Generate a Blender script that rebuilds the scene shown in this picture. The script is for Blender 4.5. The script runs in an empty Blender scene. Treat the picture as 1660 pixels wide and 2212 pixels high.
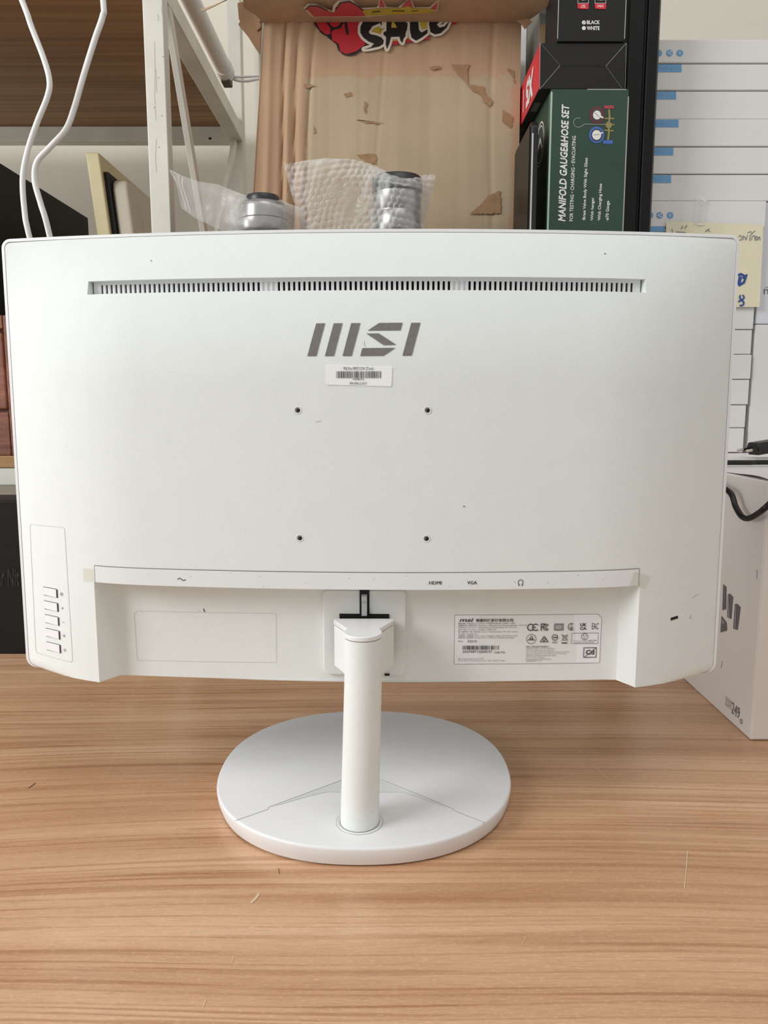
import bpy, math, random
import numpy as np
from mathutils import Vector, Matrix
random.seed(7); rng = np.random.default_rng(7)
R = math.radians
col = bpy.context.scene.collection
sc = bpy.context.scene
CZ = 1.10            # eye height (desk top is at .75)
DESK = 0.75
def lin(c):
    return tuple(((v/255)/12.92 if v/255 <= .04045 else ((v/255+.055)/1.055)**2.4) for v in c)

# ---------------------------------------------------------------- camera
PITCH = 8.05; FPX = 1662.0
cd = bpy.data.cameras.new('camera'); cam = bpy.data.objects.new('camera', cd); col.objects.link(cam)
cd.sensor_fit = 'HORIZONTAL'; cd.sensor_width = 36; cd.lens = 36*FPX/1660
cd.clip_start = .02
cam.location = (0, 0, CZ); cam.rotation_euler = (R(90-PITCH), 0, 0)
sc.camera = cam
# ---------------------------------------------------------------- world, window light, exposure
w = bpy.data.worlds.new('world'); sc.world = w; w.use_nodes = True
bg = w.node_tree.nodes['Background']; bg.inputs[0].default_value = (1.0, .99, .96, 1); bg.inputs[1].default_value = .54
ld = bpy.data.lights.new('window_daylight', 'AREA'); ld.shape = 'RECTANGLE'; ld.size = 1.25; ld.size_y = 1.3
ld.energy = 58; ld.color = (.955, .985, 1.0)
lo = bpy.data.objects.new('window_daylight', ld); col.objects.link(lo)
lo.location = (-2.5, -.72, CZ+1.30)
lo.rotation_euler = (Vector((0.05, .62, CZ-.1))-Vector(lo.location)).to_track_quat('-Z', 'Y').to_euler()
ld2 = ld.copy(); ld2.energy = 11; ld2.size = .8; ld2.size_y = .8
ld3 = bpy.data.lights.new('overhead_fill', 'AREA'); ld3.shape = 'RECTANGLE'; ld3.size = 1.2; ld3.size_y = .6; ld3.energy = 6; ld3.color = (1.0, .98, .95)
lo3 = bpy.data.objects.new('overhead_fill', ld3); col.objects.link(lo3); lo3.location = (.35, -.10, 2.75)  # unseen overhead fill, added to brighten the base, desk and carton tops
lo2 = bpy.data.objects.new('window_daylight', ld2); col.objects.link(lo2)
lo2.location = (-2.2, .74, CZ+.10)
lo2.rotation_euler = (Vector((.35, .95, CZ-.15))-Vector(lo2.location)).to_track_quat('-Z', 'Y').to_euler()
sc.view_settings.view_transform = 'Standard'; sc.view_settings.look = 'None'
sc.view_settings.gamma = 1; sc.view_settings.use_curve_mapping = False
sc.view_settings.exposure = 0.0

# ---------------------------------------------------------------- materials
class NT:
    def __init__(s, name):
        s.m = bpy.data.materials.new(name); s.m.use_nodes = True; s.t = s.m.node_tree; s.n = s.t.nodes; s.b = s.n['Principled BSDF']
    def node(s, kind, **kw):
        n = s.n.new(kind)
        for k, v in kw.items():
            if k in n.inputs: n.inputs[k].default_value = v
            else: setattr(n, k, v)
        return n
    def link(s, a, ao, b, bi): s.t.links.new(a.outputs[ao], b.inputs[bi])
    def coords(s, scale=(1, 1, 1)):
        tc = s.node('ShaderNodeTexCoord'); mp = s.node('ShaderNodeMapping'); mp.inputs['Scale'].default_value = scale
        s.link(tc, 'Object', mp, 'Vector'); return mp
    def noise(s, mp, scale, detail=3, rough=.5, dist=0):
        n = s.node('ShaderNodeTexNoise'); n.inputs['Scale'].default_value = scale; n.inputs['Detail'].default_value = detail
        n.inputs['Roughness'].default_value = rough; n.inputs['Distortion'].default_value = dist
        s.link(mp, 'Vector', n, 'Vector'); return n
    def ramp(s, src, out, stops):
        r = s.node('ShaderNodeValToRGB'); e = r.color_ramp.elements
        while len(e) < len(stops): e.new(.5)
        for i, (p, c) in enumerate(stops): e[i].position = p; e[i].color = (*c, 1)
        s.link(src, out, r, 'Fac'); return r
    def mix(s, a, b, fac=None, mode='MIX', f=.5):
        n = s.node('ShaderNodeMix'); n.data_type = 'RGBA'; n.blend_type = mode
        n.inputs[0].default_value = f
        if fac is not None: s.t.links.new(fac, n.inputs[0])
        for i, x in ((6, a), (7, b)):
            if isinstance(x, tuple): n.inputs[i].default_value = (*x, 1)
            else: s.t.links.new(x, n.inputs[i])
        return n
    def bump(s, src, out, strength, dist=.001):
        b = s.node('ShaderNodeBump'); b.inputs['Strength'].default_value = strength; b.inputs['Distance'].default_value = dist
        s.link(src, out, b, 'Height'); s.link(b, 'Normal', s.b, 'Normal'); return b

def pmat(name, rgb, rough=.5, var=.04, scale=30, bump=0, bscale=None, bdist=.001, metal=0, stretch=(1, 1, 1), spec=.5, coat=0):
    t = NT(name); c = lin(rgb); mp = t.coords(stretch); n = t.noise(mp, scale, 4)
    lo_, hi_ = tuple(max(0, v*(1-var*2)) for v in c), tuple(min(1, v*(1+var)) for v in c)
    r = t.ramp(n, 'Fac', [(.3, lo_), (.7, hi_)]); t.link(r, 'Color', t.b, 'Base Color')
    t.b.inputs['Roughness'].default_value = rough; t.b.inputs['Metallic'].default_value = metal
    t.b.inputs['Specular IOR Level'].default_value = spec; t.b.inputs['Coat Weight'].default_value = coat
    if bump:
        n2 = t.noise(mp, bscale or scale, 2); t.bump(n2, 'Fac', bump, bdist)
    return t.m

M = {}
M['plastic'] = pmat('white textured plastic', (231, 234, 231), .6, .008, 60, .25, 900, .0005, spec=.3)
M['plastic_smooth'] = pmat('white satin plastic', (234, 234, 235), .35, .006, 40, .06, 1400, .0003)
M['gloss_white'] = pmat('white glossy strip', (232, 234, 233), .24, .006, 40)
M['dark_gap'] = pmat('dark gap', (10, 10, 10), .7, .1)
M['gap_grey'] = pmat('grey seam', (120, 118, 114), .6, .05)
M['pale_seam'] = pmat('pale moulding seam', (188, 187, 185), .5, .02)
M['black_plastic'] = pmat('black plastic', (22, 22, 22), .4, .1)
M['screen'] = pmat('black screen', (6, 6, 6), .35, .1, spec=.3)
M['logo_grey'] = pmat('grey logo print', (120, 117, 110), .38, .05, 300, .25, 900, .0005)
M['ink'] = pmat('black ink', (66, 66, 68), .5, .05)
M['ink_grey'] = pmat('grey ink', (110, 110, 110), .5, .05)
M['ink_faint'] = pmat('faint ink', (205, 204, 202), .4, .02)
M['sticker'] = pmat('white sticker paper', (246, 246, 245), .35, .01)
M['label'] = pmat('rating label film', (240, 241, 243), .32, .01)
M['rubber'] = pmat('black rubber', (25, 25, 25), .7, .1)
M['metal'] = pmat('nickel metal', (205, 200, 188), .25, .04, 50, metal=1)
M['tin'] = pmat('light grey latch', (200, 200, 202), .3, .03)
M['paint_white'] = pmat('cream white paint', (222, 219, 207), .45, .05, 14, .15, 40, .001)
M['wall'] = pmat('painted wall', (236, 230, 216), .8, .03, 3, .1, 120, .001)
M['floor'] = pmat('grey floor tiles', (150, 146, 140), .5, .06, 4)
M['white_cable'] = pmat('white cable sheath', (236, 234, 232), .35, .01)
M['black_cable'] = pmat('black cable sheath', (14, 15, 15), .4, .1)
M['black_box'] = pmat('matt black board', (26, 25, 24), .55, .08, 40, spec=.35)
M['edge_grey'] = pmat('worn paper edge', (170, 168, 165), .7, .05)
M['black_paint'] = pmat('black painted metal', (6, 6, 6), .38, .1, spec=.3)
M['black_case'] = pmat('black case', (12, 10, 9), .5, .1, spec=.3)
M['black_carton'] = pmat('black carton', (14, 12, 10), .6, .1, spec=.3)
M['carton_mark'] = pmat('brown carton print', (36, 30, 26), .6, .1)
M['red_card'] = pmat('red card', (214, 34, 54), .4, .03)
M['white_ink'] = pmat('white ink', (232, 230, 226), .45, .01)
M['green_card'] = pmat('dark green card', (42, 70, 55), .5, .07, 12)
M['pale_green'] = pmat('pale green print', (170, 195, 175), .5, .03)
M['brass'] = pmat('brass print', (150, 138, 82), .5, .1, 200)
M['red_print'] = pmat('red print', (165, 60, 68), .5, .05)
M['red_deep'] = pmat('dark red print', (112, 40, 46), .5, .05)
M['blue_print'] = pmat('blue print', (70, 110, 190), .5, .05)
M['tag_blue'] = pmat('blue tag print', (112, 166, 212), .5, .03)
M['tag_text'] = pmat('pale tag lettering', (140, 176, 208), .5, .03)
M['white_card'] = pmat('white card', (228, 226, 224), .55, .012, 9)
M['white_card_cool'] = pmat('cool white card', (222, 223, 229), .55, .012, 9)
M['white_carton'] = pmat('white carton card', (236, 231, 226), .5, .012, 9, .1, 60, .001)
M['note'] = pmat('cream note paper', (232, 224, 194), .6, .03, 12)
M['pen_blue'] = pmat('blue marker', (48, 78, 150), .5, .08)
M['pen_dark'] = pmat('dark blue pen', (118, 126, 136), .5, .08)
M['yellow_card'] = pmat('yellow print', (206, 186, 60), .5, .06, 90)
M['grey_card'] = pmat('grey board', (112, 108, 100), .5, .05)
M['brown_card'] = pmat('brown board', (150, 122, 92), .5, .05)
M['beige'] = pmat('beige plastic', (208, 199, 180), .45, .02, 20)
M['cream_plastic'] = pmat('yellowed cream plastic', (226, 214, 170), .45, .03, 20)
M['silver'] = pmat('satin silver', (172, 170, 170), .3, .03, 60, metal=.85)
M['lens_black'] = pmat('lens black', (52, 52, 54), .35, .1)
M['tube_white'] = pmat('white lamp tube', (230, 229, 226), .35, .01)
M['sale_red'] = pmat('sale red', (192, 38, 50), .4, .05)
M['sale_pink'] = pmat('sale faded red', (196, 66, 74), .4, .05)
M['sale_black'] = pmat('sale black', (26, 20, 20), .45, .1)
M['sale_white'] = pmat('sale white', (226, 214, 198), .45, .03)
M['sale_yellow'] = pmat('sale yellow', (196, 170, 50), .45, .06)
M['torn'] = pmat('torn brown paper', (166, 130, 94), .8, .08, 90)
M['scratch'] = pmat('pale scratch', (222, 198, 166), .6, .05)
M['scratch_dark'] = pmat('dark scratch', (104, 74, 50), .6, .05)
M['speck'] = pmat('dark speck', (70, 66, 62), .6, .1)

def alpha_mat(name, rgb, a0, a1, rough, bumpn=0):
    t = NT(name); t.b.inputs['Base Color'].default_value = (*lin(rgb), 1); t.b.inputs['Roughness'].default_value = rough
    lw = t.node('ShaderNodeLayerWeight'); lw.inputs['Blend'].default_value = .45
    mp = t.coords(); n = t.noise(mp, 70, 3)
    add = t.node('ShaderNodeMath'); add.operation = 'MULTIPLY'; t.link(lw, 'Facing', add, 0); t.link(n, 'Fac', add, 1)
    mr = t.node('ShaderNodeMapRange'); mr.inputs['From Max'].default_value = .6; mr.inputs['To Min'].default_value = a0; mr.inputs['To Max'].default_value = a1
    t.link(add, 'Value', mr, 'Value'); t.link(mr, 'Result', t.b, 'Alpha')
    if bumpn: t.bump(t.noise(mp, bumpn, 2), 'Fac', .6, .004)
    return t.m
M['bubble'] = alpha_mat('clear bubble film', (240, 239, 236), .11, .9, .06)
M['zip'] = alpha_mat('clear bag film', (238, 236, 232), .16, .8, .2, 60)
M['zip_band'] = alpha_mat('zip seal film', (245, 245, 245), .3, .7, .2)
M['tape'] = alpha_mat('yellowed clear tape', (222, 218, 196), .22, .45, .3)
M['tape_clear'] = alpha_mat('clear tape', (230, 228, 220), .3, .6, .2)

def wood(name, stops, gscale=1.0, rough=.36, contrast=1.0, pores=True, line=(.74, .66, .60)):
    """laminate: grain runs along X, slow waves in Y, thin dark growth lines, fine pores"""
    t = NT(name)
    warp = t.noise(t.coords((.75*gscale, 1.9*gscale, 1.9*gscale)), 1.0, 2, .4)
    tc = t.node('ShaderNodeTexCoord'); sep = t.node('ShaderNodeSeparateXYZ'); t.link(tc, 'Object', sep, 'Vector')
    yz = t.node('ShaderNodeMath'); yz.operation = 'ADD'; t.link(sep, 'Y', yz, 0); t.link(sep, 'Z', yz, 1)
    mul = t.node('ShaderNodeMath'); mul.operation = 'MULTIPLY_ADD'; mul.inputs[1].default_value = .16
    t.link(warp, 'Fac', mul, 0); t.link(yz, 'Value', mul, 2)
    def field(xk, scale, detail, rgh):
        n = t.node('ShaderNodeTexNoise'); n.noise_dimensions = '2D'; c = t.node('ShaderNodeCombineXYZ')
        xs = t.node('ShaderNodeMath'); xs.operation = 'MULTIPLY'; xs.inputs[1].default_value = xk
        t.link(sep, 'X', xs, 0); t.link(xs, 'Value', c, 'X'); t.link(mul, 'Value', c, 'Y')
        n.inputs['Scale'].default_value = scale*gscale; n.inputs['Detail'].default_value = detail; n.inputs['Roughness'].default_value = rgh
        t.link(c, 'Vector', n, 'Vector'); return n
    wn = field(.06, 34, 2, .45); base = t.ramp(wn, 'Fac', stops)
    l1 = field(.012, 230, 1, .4); ln = t.ramp(l1, 'Fac', [(.33, line), (.40, (.97, .96, .95)), (.6, (1, 1, 1)), (.8, (1.0, 1.0, 1.0))])
    l3 = field(.012, 62, 1, .4); r3 = t.ramp(l3, 'Fac', [(.465, (1, 1, 1)), (.49, line), (.51, line), (.55, (1, 1, 1))])
    fm = field(.35, 6, 2, .5); fr = t.ramp(fm, 'Fac', [(.36, (.35*contrast,)*3), (.6, (contrast,)*3)])
    m0 = t.mix(base.outputs['Color'], ln.outputs['Color'], fr.outputs['Color'], 'MULTIPLY')
    m1 = t.mix(m0.outputs[2], r3.outputs['Color'], None, 'MULTIPLY', .6*contrast)
    last = m1
    if pores:
        l2 = field(.045, 900, 2, .6); r2 = t.ramp(l2, 'Fac', [(.30, (.86, .84, .82)), (.52, (1, 1, 1)), (.9, (1.0, 1.0, 1.0))])
        m2 = t.mix(m1.outputs[2], r2.outputs['Color'], None, 'MULTIPLY', .9)
        l4 = field(.22, 950, 2, .7); r4 = t.ramp(l4, 'Fac', [(.56, (0, 0, 0)), (.72, (.09, .075, .06))])
        last = t.mix(m2.outputs[2], r4.outputs['Color'], None, 'ADD', 1)
    t.t.links.new(last.outputs[2], t.b.inputs['Base Color'])
    t.b.inputs['Roughness'].default_value = rough
    t.bump(l1, 'Fac', .03, .001)
    return t.m
M['desk_wood'] = wood('desk laminate', [(.26, lin((193, 148, 112))), (.44, lin((204, 160, 123))), (.58, lin((211, 168, 131))), (.76, lin((219, 178, 143)))], 1.0, .28, 1.0, True, (.76, .67, .60))
M['shelf_wood'] = wood('pine board', [(.25, lin((140, 102, 66))), (.5, lin((160, 120, 80))), (.75, lin((176, 138, 96)))], .38, .55, .8, False, (.6, .52, .46))
M['shelf_edge'] = wood('pine board edge', [(.25, lin((150, 112, 70))), (.5, lin((178, 138, 92))), (.75, lin((196, 158, 110)))], .8, .55, .6, False)
M['red_wood'] = wood('red brown wood', [(.25, lin((112, 66, 50))), (.5, lin((136, 84, 64))), (.75, lin((154, 100, 78)))], 1.4, .45, .8)

def carton_mat():
    t = NT('worn brown cardboard')
    a, b = lin((196, 161, 128)), lin((194, 172, 142))
    mp = t.coords((1, 1, 1)); n = t.noise(mp, 9, 4, .6)
    st = t.noise(t.coords((60, 60, 1.2)), 1, 3)
    c1 = t.ramp(n, 'Fac', [(.3, tuple(v*.9 for v in a)), (.7, a)])
    c2 = t.ramp(n, 'Fac', [(.3, tuple(v*.88 for v in b)), (.7, b)])
    # faded area where a label was torn off: soft noisy-edged rectangle in object space
    tc = t.node('ShaderNodeTexCoord'); sep = t.node('ShaderNodeSeparateXYZ'); t.link(tc, 'Object', sep, 'Vector')
    en = t.noise(mp, 24, 4, .7)
    def edge(axis, lo_, soft):
        ad = t.node('ShaderNodeMath'); ad.operation = 'MULTIPLY_ADD'; ad.inputs[1].default_value = .035
        t.link(en, 'Fac', ad, 0); t.link(sep, axis, ad, 2)
        mr = t.node('ShaderNodeMapRange'); mr.inputs['From Min'].default_value = lo_; mr.inputs['From Max'].default_value = lo_+soft
        t.link(ad, 'Value', mr, 'Value'); return mr
    e1 = edge('X', -.105, .003); e2 = edge('X', .218, -.004); e3 = edge('Z', .328, -.004); e4 = edge('Z', .05, .004)
    def mulm(x, y):
        m = t.node('ShaderNodeMath'); m.operation = 'MULTIPLY'; t.link(x, 0, m, 0); t.link(y, 0, m, 1); return m
    f = mulm(mulm(e1, e2), mulm(e3, e4))
    mx = t.mix(c1.outputs['Color'], c2.outputs['Color'], f.outputs[0])
    sr = t.ramp(st, 'Fac', [(.3, (.92, .91, .9)), (.6, (1, 1, 1))])
    m2 = t.mix(mx.outputs[2], sr.outputs['Color'], None, 'MULTIPLY', 1)
    t.t.links.new(m2.outputs[2], t.b.inputs['Base Color']); t.b.inputs['Roughness'].default_value = .75
    t.bump(st, 'Fac', .25, .002)
    return t.m
M['carton'] = carton_mat()
M['carton_plain'] = pmat('brown cardboard', (168, 130, 96), .8, .07, 14, .3, 60, .001)
M['flute'] = pmat('cardboard flute', (196, 172, 140), .8, .05)

# ---------------------------------------------------------------- mesh helpers
WL = {}              # world location of every parent (no rotations are used on parents)
def tag(o, label=None, cat=None, group=None, kind=None):
    if label: o['label'] = label
    if cat: o['category'] = cat
    if group: o['group'] = group
    if kind: o['kind'] = kind
    return o
def empty(name, loc, label, cat, group=None):
    o = bpy.data.objects.new(name, None); o.empty_display_size = .03; col.objects.link(o); o.location = loc
    WL[o] = Vector(loc); return tag(o, label, cat, group)
class MB:
    def __init__(s): s.v = []; s.f = []
    def add(s, vs, fs):
        k = len(s.v); s.v += [tuple(map(float, p)) for p in vs]; s.f += [[i+k for i in f] for f in fs]; return s
    def box(s, x0, x1, y0, y1, z0, z1, fn=None):
        vs = [(x, y, z) for z in (z0, z1) for y in (y0, y1) for x in (x0, x1)]
        if fn: vs = [fn(*p) for p in vs]
        return s.add(vs, [(0, 2, 3, 1), (4, 5, 7, 6), (0, 1, 5, 4), (2, 6, 7, 3), (0, 4, 6, 2), (1, 3, 7, 5)])
    def prism(s, poly, a, b, f):
        """poly of (u,v), extruded from a to b; f(u,v,w)->xyz"""
        n = len(poly); vs = [f(u, v, a) for u, v in poly]+[f(u, v, b) for u, v in poly]
        return s.add(vs, [list(range(n))[::-1], list(range(n, 2*n))]+[(i, (i+1) % n, n+(i+1) % n, n+i) for i in range(n)])
    def tube(s, pts, r, n=10, closed_ends=True):
        pts = [Vector(p) for p in pts]; rings = []
        t0 = (pts[1]-pts[0]).normalized(); up = Vector((0, 0, 1)) if abs(t0.z) < .9 else Vector((1, 0, 0))
        a = t0.cross(up).normalized()
        for i, p in enumerate(pts):
            t = (pts[min(i+1, len(pts)-1)]-pts[max(i-1, 0)]).normalized()
            a = (a-t*a.dot(t)).normalized(); b = t.cross(a)
            rr = r[i] if isinstance(r, (list, tuple)) else r
            rings.append([p+(a*math.cos(2*math.pi*k/n)+b*math.sin(2*math.pi*k/n))*rr for k in range(n)])
        vs = [v for rg in rings for v in rg]; fs = []
        for i in range(len(pts)-1):
            for k in range(n): fs.append((i*n+k, i*n+(k+1) % n, (i+1)*n+(k+1) % n, (i+1)*n+k))
        if closed_ends: fs += [list(range(n))[::-1], [len(vs)-n+k for k in range(n)]]
        return s.add(vs, fs)
    def lathe(s, prof, c, n=48, axis='Z', caps=True):
        vs = []
        for r, z in prof:
            for k in range(n):
                a = 2*math.pi*k/n; p = (r*math.cos(a), r*math.sin(a), z)
                if axis == 'Y': p = (p[0], -p[2], p[1])
                vs.append((c[0]+p[0], c[1]+p[1], c[2]+p[2]))
        m = len(prof); fs = [(i*n+k, i*n+(k+1) % n, (i+1)*n+(k+1) % n, (i+1)*n+k) for i in range(m-1) for k in range(n)]
        if caps: fs += [list(range(n))[::-1], [(m-1)*n+k for k in range(n)]]
        return s.add(vs, fs)
    def grid(s, fn, us, vs_, keep=None):
        nu = len(us); P = [fn(u, v) for v in vs_ for u in us]
        fs = [(j*nu+i, j*nu+i+1, (j+1)*nu+i+1, (j+1)*nu+i) for j in range(len(vs_)-1) for i in range(nu-1)
              if keep is None or keep((us[i]+us[i+1])/2, (vs_[j]+vs_[j+1])/2)]
        return s.add(P, fs)
    def build(s, name, mat, parent=None, smooth=None, bevel=0, seg=2, label=None, cat=None, group=None, kind=None, loc=None, weld=False):
        if parent is not None: o0 = WL[parent]
        elif loc is not None: o0 = Vector(loc)
        else:
            xs = np.array(s.v); o0 = Vector(((xs[:, 0].min()+xs[:, 0].max())/2, (xs[:, 1].min()+xs[:, 1].max())/2, xs[:, 2].min()))
        me = bpy.data.meshes.new(name)
        me.from_pydata([(p[0]-o0.x, p[1]-o0.y, p[2]-o0.z) for p in s.v], [], s.f)
        me.validate(); me.update()
        if weld:
            import bmesh
            bm = bmesh.new(); bm.from_mesh(me); bmesh.ops.remove_doubles(bm, verts=bm.verts, dist=1e-5)
            bmesh.ops.recalc_face_normals(bm, faces=bm.faces); bm.to_mesh(me); bm.free()
        me.materials.append(M[mat] if isinstance(mat, str) else mat)
        if smooth is not None:
            me.shade_smooth(); me.set_sharp_from_angle(angle=R(smooth))
        o = bpy.data.objects.new(name, me); col.objects.link(o)
        if parent is not None: o.parent = parent
        else: o.location = o0
        WL[o] = o0
        if bevel:
            b = o.modifiers.new('bevel', 'BEVEL'); b.width = bevel; b.segments = seg; b.limit_method = 'ANGLE'; b.angle_limit = R(40)
            me.shade_smooth(); me.set_sharp_from_angle(angle=R(50)); b.harden_normals = True
        return tag(o, label, cat, group, kind)

def spline(pts, n=10):
    """Catmull-Rom through the points"""
    P = [Vector(p) for p in pts]; P = [P[0]*2-P[1]]+P+[P[-1]*2-P[-2]]; out = []
    for i in range(1, len(P)-2):
        a, b, c, d = P[i-1:i+3]
        for k in range(n):
            t = k/n
            out.append(.5*((2*b)+(c-a)*t+(2*a-5*b+4*c-d)*t*t+(3*b-3*c+d-a)*t**3))
    return out+[P[-2]]

_tc = {}
def text_mesh(s, bold=0, shear=0, res=2):
    key = (s, bold, shear, res)
    if key in _tc: return _tc[key]
    cu = bpy.data.curves.new('tmp', 'FONT'); cu.body = s; cu.size = 1; cu.resolution_u = res; cu.offset = bold; cu.shear = shear; cu.fill_mode = 'FRONT'
    o = bpy.data.objects.new('tmp', cu); col.objects.link(o)
    dg = bpy.context.evaluated_depsgraph_get(); dg.update()
    me = bpy.data.meshes.new_from_object(o.evaluated_get(dg))
    v = np.array([x.co[:2] for x in me.vertices]) if len(me.vertices) else np.zeros((1, 2))
    f = [list(p.vertices) for p in me.polygons]
    bpy.data.objects.remove(o); bpy.data.curves.remove(cu); bpy.data.meshes.remove(me)
    _tc[key] = (v, f); return v, f
class Flat(MB):
    """flat print: 2D shapes laid on a surface through f(u,v)->xyz"""
    def __init__(s, f): super().__init__(); s.map = f; s.k = 0; s.nrm = None
    def poly(s, pts): return s.lay([s.map(*p) for p in pts], [list(range(len(pts)))])
    def lay(s, P, fs):
        '''overlapping shapes of one print are laid a hair above each other (never exactly coplanar)'''
        P = [Vector(p) for p in P]
        if s.nrm is None:
            for f in fs:
                nn = (P[f[1]]-P[f[0]]).cross(P[f[2]]-P[f[0]])
                if nn.length > 1e-14:
                    nn.normalize(); s.nrm = nn if nn.dot(Vector((0, 0, CZ))-P[f[0]]) > 0 else -nn; break
        s.k += 1; o = (s.nrm or Vector())*((s.k % 60)*1.2e-6)
        return s.add([p+o for p in P], fs)
    def bands(s, pts, nb=10):
        '''convex shape cut into horizontal bands so that it follows a curved surface'''
        vs_ = [p[1] for p in pts]; lo_, hi_ = min(vs_), max(vs_)
        def clip(P, c, sg):
            out = []
            for p, q in zip(P, P[1:]+P[:1]):
                a, b = sg*(p[1]-c), sg*(q[1]-c)
                if a >= 0: out.append(p)
                if a*b < 0: t = a/(a-b); out.append((p[0]+(q[0]-p[0])*t, c))
            return out
        for k in range(nb):
            P = clip(clip(list(pts), lo_+(hi_-lo_)*k/nb, 1), lo_+(hi_-lo_)*(k+1)/nb, -1)
            if len(P) > 2: s.poly(P)
        return s
    def rect(s, u0, v0, u1, v1): return s.poly([(u0, v0), (u1, v0), (u1, v1), (u0, v1)])
    def circle(s, u, v, r, n=20, ry=None): ry = ry or r; return s.poly([(u+r*math.cos(2*math.pi*k/n), v+ry*math.sin(2*math.pi*k/n)) for k in range(n)])
    def stroke(s, pts, wd, closed=False):
        n = len(pts); h = wd/2
        for i in range(n if closed else n-1):
            a, b = pts[i], pts[(i+1) % n]; dx, dy = b[0]-a[0], b[1]-a[1]; L = math.hypot(dx, dy) or 1e-9
            nx, ny = -dy/L*h, dx/L*h
            s.poly([(a[0]+nx, a[1]+ny), (a[0]-nx, a[1]-ny), (b[0]-nx, b[1]-ny), (b[0]+nx, b[1]+ny)])
        for p in pts: s.circle(p[0], p[1], h, 8)
        return s
    def ring(s, u, v, r, wd, n=24, ry=None, a0=0, a1=360):
        ry = ry or r
        return s.stroke([(u+r*math.cos(R(a0+(a1-a0)*k/n)), v+ry*math.sin(R(a0+(a1-a0)*k/n))) for k in range(n+1)], wd)
    def text(s, t, u0, u1, v0, v1, bold=0, shear=0, rot=0, keep=False, res=2):
        """fit the string into the box (v0 = baseline side, v1 = top side); rot 90 = reading upwards"""
        v, f = text_mesh(t, bold, shear, res)
        mn = v.min(0); mx = v.max(0)
        U = (v[:, 0]-mn[0])/max(mx[0]-mn[0], 1e-6); V = (v[:, 1]-mn[1])/max(mx[1]-mn[1], 1e-6)
        if rot == 90: U, V = 1-V, U
        if rot == 180: U, V = 1-U, 1-V
        if rot == 181: V = 1-V        # upside down on a face whose u runs to the left
        pts = [s.map(u0+(u1-u0)*a, v0+(v1-v0)*b) for a, b in zip(U, V)]
        return s.lay(pts, f)
def barcode(fl, u0, u1, v0, v1, n=60, seed=1):
    r = random.Random(seed); ws = [r.choice((1, 1, 2, 2, 3)) for _ in range(n)]; tot = sum(ws); u = u0
    for i, k in enumerate(ws):
        du = (u1-u0)*k/tot
        if i % 2 == 0: fl.rect(u, v0, u+du, v1)
        u += du

# a pixel of the 1660x2212 frame carried to the vertical plane at distance Y (metres from the eye)
cp, sp = math.cos(R(PITCH)), math.sin(R(PITCH))
def ray(px, py):
    a, b = (px-830)/FPX, (1106-py)/FPX
    return Vector((a, cp+b*sp, -sp+b*cp))
def at(px, py, Y):
    d = ray(px, py); d = d*(Y/d.y); return Vector((d.x, Y, CZ+d.z))
def atx(px, py, X):
    d = ray(px, py); d = d*(X/d.x); return Vector((X, d.y, CZ+d.z))
def atz(px, py, Z):
    d = ray(px, py); d = d*((Z-CZ)/d.z); return Vector((d.x, d.y, Z))

# ================================================================ SETTING
MB().box(-3, 3, -2.2, 2.0, -.05, 0).build('floor', 'floor', kind='structure')
MB().box(-3, 3, 1.92, 2.0, 0, 2.9).build('wall_back', 'wall', kind='structure')
b = MB()
b.box(-.335, -.285, 1.885, 1.92, 0, 2.9); b.box(-.27, -.262, 1.90, 1.92, 0, 2.9)
b.build('trim_1', 'wall', kind='structure', bevel=.003)

# ================================================================ DESK
rt = empty('desk', (0.1, .7, 0), 'long wooden laminate desk that the white monitor stands on', 'desk')
MB().box(-1.1, 1.25, .27, 1.12, DESK-.025, DESK).build('desk_top', 'desk_wood', rt, bevel=.002)
for x in (-1.05, 1.17):
    for y in (.32, 1.04):
        MB().box(x, x+.04, y, y+.04, 0, DESK-.025).build('leg', 'paint_white', rt, bevel=.002)
def desk_mark(pts, wd, mat):
    fl = Flat(lambda u, v: atz(u, v, DESK+.0003)); fl.stroke(pts, wd); fl.build('scratch', mat, rt)
desk_mark([(1486, 1838), (1483, 1880), (1479, 1918)], 2.2, 'scratch')
desk_mark([(559, 1931), (551, 1942), (543, 1949)], 5, 'scratch')
desk_mark([(1240, 1609), (1285, 1655), (1325, 1692)], 1.0, 'scratch')
desk_mark([(505, 2065), (501, 2078)], 1.8, 'scratch')
desk_mark([(444, 2159), (439, 2176)], 1.8, 'scratch')
desk_mark([(62, 1702), (76, 1692)], 1.6, 'scratch_dark')
desk_mark([(602, 1876), (604, 1887)], 1.5, 'scratch_dark')
desk_mark([(1136, 2025), (1128, 2040)], 1.2, 'scratch')

# ================================================================ MONITOR
MT = Vector((-.0166, .5964, CZ-.0554)); _a, _b = R(-1.5), R(.09)
MR = Matrix.Rotation(_a, 3, 'Z') @ Matrix.Rotation(_b, 3, 'X')
def L2W(x, y, z): return MT+MR @ Vector((x, y, z))
WX, ZT, ZB = .3032, .1885, -.178           # back cover outline (local)
def cl(v): return min(1, max(0, v))
def surf(x, z):
    d = .0315+.016*z
    ex = cl((abs(x)-.18)/.1232)**2; et = cl((z-.07)/.1185)**2
    return x*x/3+d*(1-(1-ex)*(1-et))
def rim(x, z): return x*x/3+.0315+.016*z
def rec(x): return .030+.2*x*x
mon = empty('computer_monitor', (-.0178, .6713, DESK), 'white curved computer monitor seen from behind on a round white base', 'monitor')

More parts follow.
